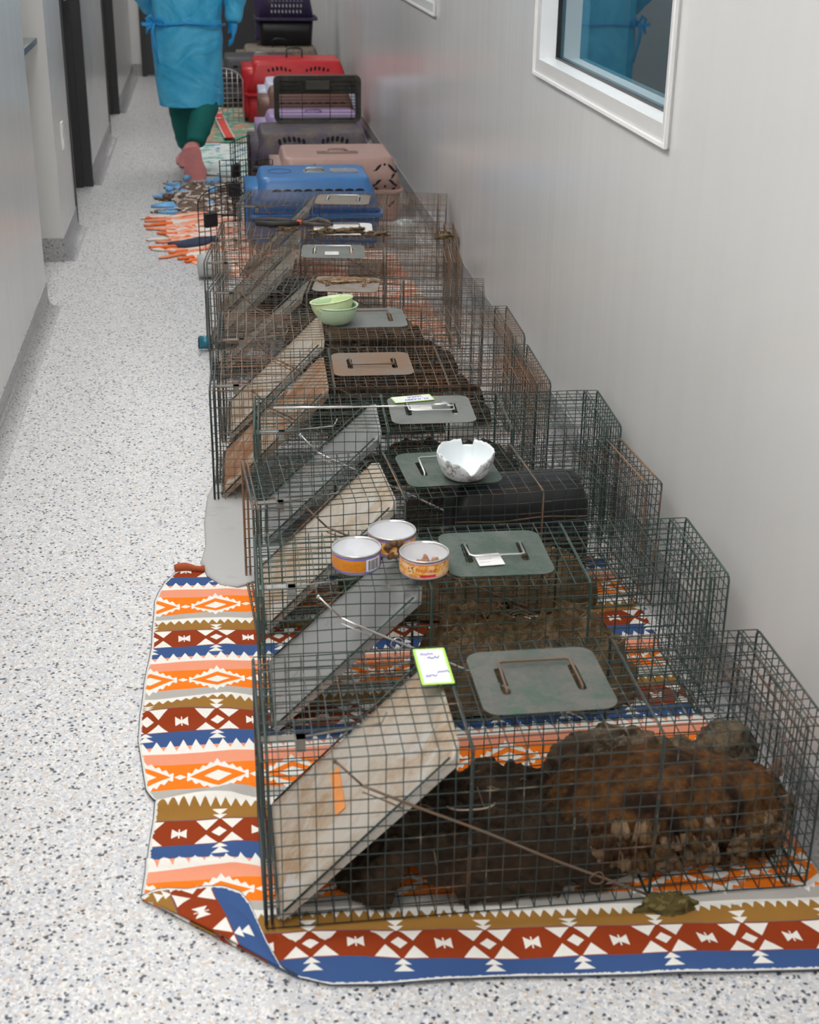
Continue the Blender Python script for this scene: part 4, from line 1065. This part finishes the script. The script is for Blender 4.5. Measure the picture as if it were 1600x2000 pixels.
    if handle:
        bm = bmesh.new()
        if handle == 'up':
            cx = L * .48; yh = W * .21 if 'tan' in label else W / 2; tube(bm, [(cx - .055, yh, H - .003), (cx - .055, yh, H + .055), (cx - .03, yh, H + .066), (cx + .03, yh, H + .066), (cx + .055, yh, H + .055), (cx + .055, yh, H - .003)], [.005, .005, .008, .008, .005, .005], 8); hm = M['black']
        else:
            loft(bm, [(H - .001, L * .42, L * .60, W * .40, W * .56, .012), (H + .003, L * .42, L * .60, W * .40, W * .56, .012)]); 
            tube(bm, [(L * .43, W * .45, H + .004), (L * .45, W * .45, H + .016), (L * .56, W * .45, H + .016), (L * .585, W * .45, H + .004)], .006, 8); hm = M['zinc'] if handle == 'grey' else cm
        obj('carry_handle', bm, hm, T, True)
    if door:
        w, h, arch, hx, hy, ang = door
        D = bmesh.new(); door_wire(D, w, h, arch, r=.0026 if y > 10 else .0018); xform(D, Matrix.Translation((hx, hy, .012)) @ Matrix.Rotation(radians(ang), 4, 'Z'))
        d = obj('wire_door', D, M['steel'] if y > 10 else M['blackwire'], T)
        bm = bmesh.new(); box(bm, w * .62, w * .86, -.012, .010, h * .42, h * .62); tube(bm, [(w * .74, -.004, h * .6), (w * .74, -.004, h * 1.02)], .003, 6); tube(bm, [(w * .74, -.004, h * .44), (w * .74, -.004, .0)], .003, 6)
        xform(bm, Matrix.Translation((hx, hy, .012)) @ Matrix.Rotation(radians(ang), 4, 'Z')); obj('door_latch', bm, M['black'], d)
    return T
blue = plain('blue_plastic', (.045, .17, .42), .35, var=.06)
T = carrier('bright blue plastic pet carrier with oval vents and open arched wire door', .155, 6.50, 0, .60, .44, .325, blue, 'oval', 'grey', (.26, .30, .07, -.03, .02, 216), rim=.012, taper=.045)
bm = bmesh.new(); prism(bm, rrect(.375, .505, .165, .265, .02, 4), .325, .3275); box(bm, .30, .315, .19, .20, .325, .328)
for k in range(9): box(bm, .380 + k * .013, .386 + k * .013, .170, .260, .3275, .3295)
obj('storage_lid', bm, dirty('grey_blue_lid', (.22, .25, .29), (.3, .27, .22), .4, .5), T)
bm = bmesh.new(); tube(bm, [(.14 + .055 * cos(a), .215 + .055 * sin(a), .326) for a in frange(0, 2 * PI, 30)][:-1], .0015, 5, closed=True); obj('lid_outline', bm, plain('deep_blue', (.02, .08, .22), .5), T)
pk = plain('dusty_pink_plastic', (.44, .28, .24), .4, var=.05)
T = carrier('dusty pink plastic pet carrier with diamond slot vents behind the blue one', .30, 7.08, 0, .625, .50, .315, pk, 'diamond', 'self', (.26, .30, 0, -.02, .03, 183), taper=.035, rim=.010, z=.0)
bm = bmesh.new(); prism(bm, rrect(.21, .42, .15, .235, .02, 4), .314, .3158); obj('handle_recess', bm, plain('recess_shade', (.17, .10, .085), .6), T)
pp = dirty('dirty_purple_plastic', (.075, .06, .10), (.17, .13, .09), .55, .6, 0, 7)
carrier('mud-stained dark purple pet carrier supporting the black wire-fronted lid', .205, 7.72, 0, .645, .50, .335, pp, 'arc', None, (.28, .32, 0, -.02, .03, 248), taper=.04, rim=.008)
lav = plain('lavender_plastic', (.38, .26, .50), .4, var=.05)
brown = plain('brown_plastic', (.17, .075, .055), .45, var=.08)
carrier('low lavender pet carrier squeezed behind the dirty purple carrier', .262, 8.30, 0, .625, .42, .34, lav, None, 'self', None, taper=.05)
carrier('maroon brown pet carrier seen through the wire lid', .30, 8.86, 0, .585, .42, .405, brown, 'oval', None, None, taper=.05)
lil = plain('pale_lilac_plastic', (.62, .64, .80), .4, var=.05)
carrier('pale lilac topped pet carrier just behind the maroon brown one', .32, 9.44, 0, .62, .42, .385, lil, None, None, None, taper=.03, tubcol=brown)
redp = plain('red_plastic', (.58, .022, .030), .38, var=.07)
carrier('bright red pet carrier with black carry handle raised', .235, 10.30, 0, .74, .52, .425, redp, 'arc', 'up', (.30, .37, .10, -.02, .03, 187), taper=.06)
gre = plain('charcoal_plastic', (.075, .078, .085), .45, var=.08)
carrier('charcoal grey pet carrier behind and left of the red one', .06, 11.02, 0, .62, .46, .375, gre, 'oval', 'grey', None, taper=.04, name='pet_carrier')
tan = dirty('muddy_tan_plastic', (.26, .22, .17), (.15, .12, .09), .5, .6, 0, 8)
carrier('mud-covered tan pet carrier with small handle, bottom of the far stack', .225, 11.64, 0, .66, .50, .375, tan, None, 'up', None, taper=.05)
pb = dirty('dirty_navy_purple_plastic', (.045, .032, .09), (.13, .10, .08), .3, .55, 0, 6)
# top of the far stack
T = carrier('purple-topped black pet carrier with white slots, on top of the far stack', .385, 11.84, 0, .44, .32, .56, pb, 'slots', None, None, tubcol=M['black'], taper=.06, rim=.03, z=.378, split=.36, hmat=plain('pale_slots', (.42, .42, .40), .7))
# dark frame with wire standing on the purple carrier
T = thing('carrier_wire_lid', 'dark plastic carrier lid with wire mesh grille standing on the purple carrier', 'carrier lid', (.338, 8.12, .3365))
bm = bmesh.new(); w, h = .485, .252
outer = rrect(0, w, 0, h, .03, 5); inner = rrect(.028, w - .028, .022, h - .095, .008, 5); 
v = [[bm.verts.new((a, yy, b)) for a, b in pr] for pr, yy in ((outer, 0), (inner, .006), (inner, .06), (outer, .06))]
n = len(outer)
for k in range(4):
    p, q = v[k], v[(k + 1) % 4]
    for j in range(n): bm.faces.new((p[j], p[(j + 1) % n], q[(j + 1) % n], q[j]))
obj('lid_frame', bm, dirty('grimy_dark_plastic', (.022, .023, .020), (.07, .06, .045), .45, .5, 0, 9), T)
bm = bmesh.new()
for zz in frange(.022, h - .095, 8): tube(bm, [(.02, -.004, zz), (w - .02, -.004, zz)], .0016, 5)
for xx in (.04, .155, .31, .43): tube(bm, [(xx, -.006, .012), (xx, -.006, h - .02)], .0018, 5)
for zz in (h - .075, h - .055, h - .03): tube(bm, [(.03, -.006, zz), (w - .03, -.006, zz)], .0018, 5)
obj('wire_grille', bm, M['blackwire'], T)
bm = bbox(.175, .31, -.012, 0, h - .075, h - .025, .004); obj('lid_latch', bm, M['plate_tan'] if 0 else plain('dark_latch', (.05, .048, .04), .5), T)

# ------------------------------------------------------------------ person walking away
skin = plain('skin', (.45, .26, .18), .55, var=.05)
gown = Mat('blue_isolation_gown', (.02, .30, .62), .6); n = gown.noise(4.5, 4, .6, dist=1.2)
gown.color(gown.mix(n.smooth(.35, .7), (.02, .38, .68), (.12, .58, .86))); gown.bump(gown.noise(5, 3, .6, dist=1.0), .6, .05); gown.b.inputs['Transmission Weight'].default_value = .0; gown = gown.m
scrub = Mat('teal_scrubs', (.0, .16, .15), .8); n = scrub.noise(8, 4); scrub.color(scrub.mix(n, (.002, .09, .08), (.004, .20, .17))); scrub.bump(n, .6, .02); scrub = scrub.m
shoe = plain('pink_shoe_cover', (.80, .31, .30), .6, var=.15, sc=9); glove = plain('blue_glove', (.01, .28, .62), .45, var=.1)
PT = thing('person', 'person in blue gown, teal trousers and pink shoe covers walking away down the corridor', 'person', (-.12, 8.5, 0))
def skinbody(name, nodes, edges, mat, parent, sub=2):
    me = bpy.data.meshes.new(name); off = Vector(parent.location)
    me.from_pydata([tuple(Vector(n_[:3]) - off) for n_ in nodes], edges, []); o = bpy.data.objects.new(name, me); COL.objects.link(o); o.parent = parent; me.materials.append(mat)
    md = o.modifiers.new('skin', 'SKIN'); me.skin_vertices[0].data
    for i, n_ in enumerate(nodes): me.skin_vertices[0].data[i].radius = (n_[3], n_[4] if len(n_) > 4 else n_[3])
    for i in range(len(nodes)): me.skin_vertices[0].data[i].use_root = (i == 0)
    md.use_smooth_shade = True; s = o.modifiers.new('sub', 'SUBSURF'); s.levels = sub; s.render_levels = sub
    return o
N = [(-.12, 8.5, .90, .13, .09), (-.12, 8.5, 1.05, .12, .085), (-.12, 8.5, 1.22, .14, .09), (-.12, 8.5, 1.34, .12, .08), (-.12, 8.49, 1.41, .05), (-.12, 8.51, 1.50, .075, .085), (-.12, 8.52, 1.58, .078, .09), (-.12, 8.52, 1.65, .05, .06),
     (-.02, 8.5, .84, .085), (-.015, 8.53, .47, .055), (-.105, 8.29, .22, .033), (-.125, 8.25, .13, .028), (-.125, 8.26, .05, .026),
     (-.21, 8.5, .84, .085), (-.19, 8.60, .47, .055), (-.165, 8.70, .10, .035), (-.16, 8.76, .04, .035), (-.16, 8.86, .03, .03),
     (.05, 8.5, 1.32, .05), (.13, 8.50, 1.07, .04), (.13, 8.44, .84, .028),
     (-.29, 8.5, 1.32, .05), (-.37, 8.50, 1.07, .04), (-.33, 8.66, .92, .028)]
Ed = [(0, 1), (1, 2), (2, 3), (3, 4), (4, 5), (5, 6), (6, 7), (0, 8), (8, 9), (9, 10), (10, 11), (11, 12), (0, 13), (13, 14), (14, 15), (15, 16), (16, 17), (3, 18), (18, 19), (19, 20), (3, 21), (21, 22), (22, 23)]
skinbody('body', N, Ed, skin, PT)
def tubeloft(secs, mat, name, n=40, fold=.0, seed=0, parent=PT, mouth=False):
    """secs (x,y,z,rx,ry)"""
    bm = bmesh.new(); rings = []; off = Vector(parent.location)
    for k, (x, y, z, rx, ry) in enumerate(secs):
        rg = []
        for j in range(n):
            a = 2 * PI * j / n; f = 1 + fold * nz(cos(a) * 2.2 + seed, sin(a) * 2.2, z * 2.5) + fold * .5 * nz(cos(a) * 5, sin(a) * 5 + seed, z * 6)
            rg.append(bm.verts.new(Vector((x + rx * f * cos(a), y + ry * f * sin(a), z)) - off))
        rings.append(rg)
    for p, q in zip(rings, rings[1:]):
        for j in range(n): bm.faces.new((p[j], p[(j + 1) % n], q[(j + 1) % n], q[j])).smooth = True
    o = obj(name, bm, mat, parent); s = o.modifiers.new('t', 'SOLIDIFY'); s.thickness = .002
    s = o.modifiers.new('s', 'SUBSURF'); s.levels = s.render_levels = 1
    return o
def dense(secs, m=6):
    out = []
    for a, b in zip(secs, secs[1:]):
        out += [tuple(p + (q - p) * k / m for p, q in zip(a, b)) for k in range(m)]
    return out + [secs[-1]]
g1 = tubeloft(dense([(-.125, 8.50, .385, .178, .15), (-.125, 8.50, .55, .19, .15), (-.125, 8.50, .75, .198, .15), (-.13, 8.50, .86, .19, .145), (-.12, 8.50, 1.0, .20, .14), (-.12, 8.5, 1.2, .215, .145), (-.12, 8.5, 1.33, .19, .12), (-.12, 8.5, 1.39, .10, .085), (-.12, 8.5, 1.42, .065, .065)]), gown, 'gown', 56, .10, 3)
def limb(name, pts, mat, par=PT, seg=4, n=14):
    off = Vector(par.location); P = [Vector(p[:3]) - off for p in pts]; rr = [p[3] for p in pts]; Q = []; R_ = []
    for i in range(len(P) - 1):
        for k in range(seg): Q.append(P[i].lerp(P[i + 1], k / seg)); r = rr[i] + (rr[i + 1] - rr[i]) * k / seg; R_.append(r * (1 + .10 * sin(i * 7 + k * 2.3)))
    Q.append(P[-1]); R_.append(rr[-1]); bm = bmesh.new(); tube(bm, Q, R_, n)
    o = obj(name, bm, mat, par, True); s = o.modifiers.new('s', 'SUBSURF'); s.levels = s.render_levels = 1; return o
limb('sleeve', [(.05, 8.5, 1.34, .075), (.115, 8.5, 1.2, .078), (.15, 8.50, 1.06, .072), (.145, 8.47, .95, .062), (.133, 8.44, .835, .043)], gown)
limb('sleeve', [(-.29, 8.5, 1.34, .075), (-.36, 8.5, 1.2, .078), (-.385, 8.50, 1.06, .072), (-.36, 8.56, .98, .062), (-.33, 8.66, .885, .043)], gown)
# trousers: one mesh, two legs
tr1 = [(-.035, 8.50, .86, .10), (-.035, 8.51, .66, .092), (-.030, 8.53, .48, .085), (-.045, 8.44, .38, .078), (-.085, 8.33, .27, .066), (-.108, 8.27, .20, .052)]
tr2 = [(-.20, 8.50, .86, .10), (-.195, 8.54, .66, .090), (-.190, 8.60, .48, .080), (-.185, 8.64, .32, .072), (-.172, 8.69, .17, .058), (-.168, 8.71, .115, .046)]
bm = bmesh.new()
for tr_ in (tr1, tr2):
    P = [Vector(p[:3]) - Vector(PT.location) for p in tr_]; Q, R_ = [], []
    for i in range(5):
        for k in range(5): Q.append(P[i].lerp(P[i + 1], k / 5)); R_.append((tr_[i][3] + (tr_[i + 1][3] - tr_[i][3]) * k / 5) * (1 + .05 * sin(i * 5 + k * 2.1)))
    Q.append(P[-1]); R_.append(tr_[-1][3]); tube(bm, Q, R_, 18)
for v in bm.verts: v.co += Vector((.006 * nz(v.co.x * 14, v.co.y * 14, v.co.z * 18), .01 * nz(v.co.x * 9, v.co.y * 14 + 4, v.co.z * 16), 0))
o = obj('trousers', bm, scrub, PT, True); s = o.modifiers.new('s', 'SUBSURF'); s.levels = s.render_levels = 1
# shoe covers: raised rear foot shows its sole
def foot(name, M4, seed):
    bm = bmesh.new(); L = .26; k = 16; rings = []
    for i in range(k + 1):
        t = i / k; w = .043 * (1 + .22 * sin(PI * (t * .9 + .28) * 1.4)) if 0 < t < 1 else .02
        w = interp([(0, .018), (.06, .032), (.2, .038), (.45, .036), (.7, .047), (.88, .040), (.96, .026), (1, .012)], t)
        hgt = interp([(0, .05), (.1, .09), (.25, .10), (.45, .085), (.7, .06), (.9, .045), (1, .02)], t)
        rg = []
        for j in range(16):
            a = 2 * PI * j / 16; c, s_ = cos(a), sin(a); zz = max(0, s_) * hgt - max(0, -s_) * .006
            rg.append(bm.verts.new((c * w * (1 + .05 * nz(i * .7, j * .7, seed)), t * L, zz)))
        rings.append(rg)
    for p, q in zip(rings, rings[1:]):
        for j in range(16): bm.faces.new((p[j], p[(j + 1) % 16], q[(j + 1) % 16], q[j])).smooth = True
    bm.faces.new(rings[0][::-1]); bm.faces.new(rings[-1])
    xform(bm, Matrix.Translation(-Vector(PT.location)) @ M4)
    o = obj(name, bm, shoe, PT); s = o.modifiers.new('s', 'SUBSURF'); s.levels = s.render_levels = 1; return o
# heel up, toes on the ground, sole towards the camera
foot('shoe_cover', Matrix.Translation((-.135, 8.20, .205)) @ Matrix.Rotation(radians(-7), 4, 'Y') @ Matrix.Rotation(radians(-74), 4, 'X') @ Matrix.Diagonal((1.45, .92, 1, 1)), 1)
foot('shoe_cover', Matrix.Translation((-.165, 8.62, .010)) @ Matrix.Rotation(radians(6), 4, 'Z') @ Matrix.Diagonal((1.2, 1, 1, 1)), 2)
# gloved hands: palm, fingers, thumb
def hand(cx, cy, cz, s):
    nd = [(cx, cy, cz, .027, .018), (cx - s * .002, cy - .004, cz - .045, .032, .016), (cx, cy - .006, cz - .085, .034, .014)]
    ed = [(0, 1), (1, 2)]
    for f, (dy, l) in enumerate(((-.027, .062), (-.009, .072), (.009, .068), (.026, .052))):
        b0 = len(nd); base = (cx, cy + dy, cz - .090)
        nd += [(base[0], base[1], base[2], .009), (base[0] - s * .008, base[1], base[2] - l * .5, .0085), (base[0] - s * .028, base[1], base[2] - l * .85, .0075)]
        ed += [(2, b0), (b0, b0 + 1), (b0 + 1, b0 + 2)]
    b0 = len(nd); nd += [(cx - s * .006, cy + .034, cz - .035, .011), (cx - s * .018, cy + .050, cz - .065, .0095), (cx - s * .026, cy + .048, cz - .088, .008)]
    ed += [(0, b0), (b0, b0 + 1), (b0 + 1, b0 + 2)]
    return skinbody('glove', nd, ed, glove, PT)
hand(.132, 8.44, .865, 1); hand(-.33, 8.66, .915, -1)
bm = bmesh.new(); bmesh.ops.create_uvsphere(bm, u_segments=24, v_segments=14, radius=1)
for v in bm.verts: v.co = Vector((v.co.x * .088, v.co.y * .10, v.co.z * .105)); 
for v in bm.verts:
    if v.co.y > .05 and v.co.z < .03: v.co *= .9
xform(bm, Matrix.Translation(Vector((-.12, 8.515, 1.59)) - Vector(PT.location))); obj('hair', bm, plain('dark_hair', (.03, .02, .014), .6, var=.3, sc=60), PT, True)
# waist tie: bow at the left
bm = bmesh.new(); kx, ky, kz = -.305, 8.38, .845
def rel(p): return tuple(Vector(p) - Vector(PT.location))
for dx, dz, l in ((-.03, .035, 1), (.035, .02, 1), (-.05, -.01, 1)):
    tube(bm, [rel(p) for p in ((kx, ky, kz), (kx + dx * .6, ky - .01, kz + dz * 1.1), (kx + dx * 1.3, ky - .006, kz + dz * .6), (kx + dx, ky, kz - .012), (kx, ky, kz))], [.006, .012, .010, .010, .006], 8)
tube(bm, [rel(p) for p in ((kx, ky, kz), (kx - .012, ky - .008, kz - .05), (kx - .004, ky - .004, kz - .12), (kx + .012, ky, kz - .22))], [.008, .011, .009, .004], 8)
tube(bm, [rel(p) for p in ((kx, ky, kz), (kx - .035, ky - .008, kz - .03), (kx - .045, ky - .004, kz - .06))], [.008, .010, .004], 8)
tube(bm, [rel((-.12 + .205 * cos(a), 8.5 + .162 * sin(a), .845 - .02 * abs(cos(a)))) for a in frange(PI * 1.0, PI * 2.0, 20)], .007, 6)
obj('waist_tie', bm, plain('bright_blue_tie', (.02, .33, .75), .5), PT, True)

# ------------------------------------------------------------------ render look
S.view_settings.view_transform = 'Standard'; S.view_settings.look = 'None'; S.view_settings.gamma = 1; S.view_settings.use_curve_mapping = False
S.view_settings.exposure = 0.5
w = bpy.data.worlds.new('world'); w.use_nodes = True; w.node_tree.nodes['Background'].inputs[0].default_value = (.5, .52, .55, 1); w.node_tree.nodes['Background'].inputs[1].default_value = .3; S.world = w
S.cycles.use_denoising = True; S.cycles.max_bounces = 8; S.cycles.transparent_max_bounces = 12; S.cycles.sample_clamp_indirect = 8
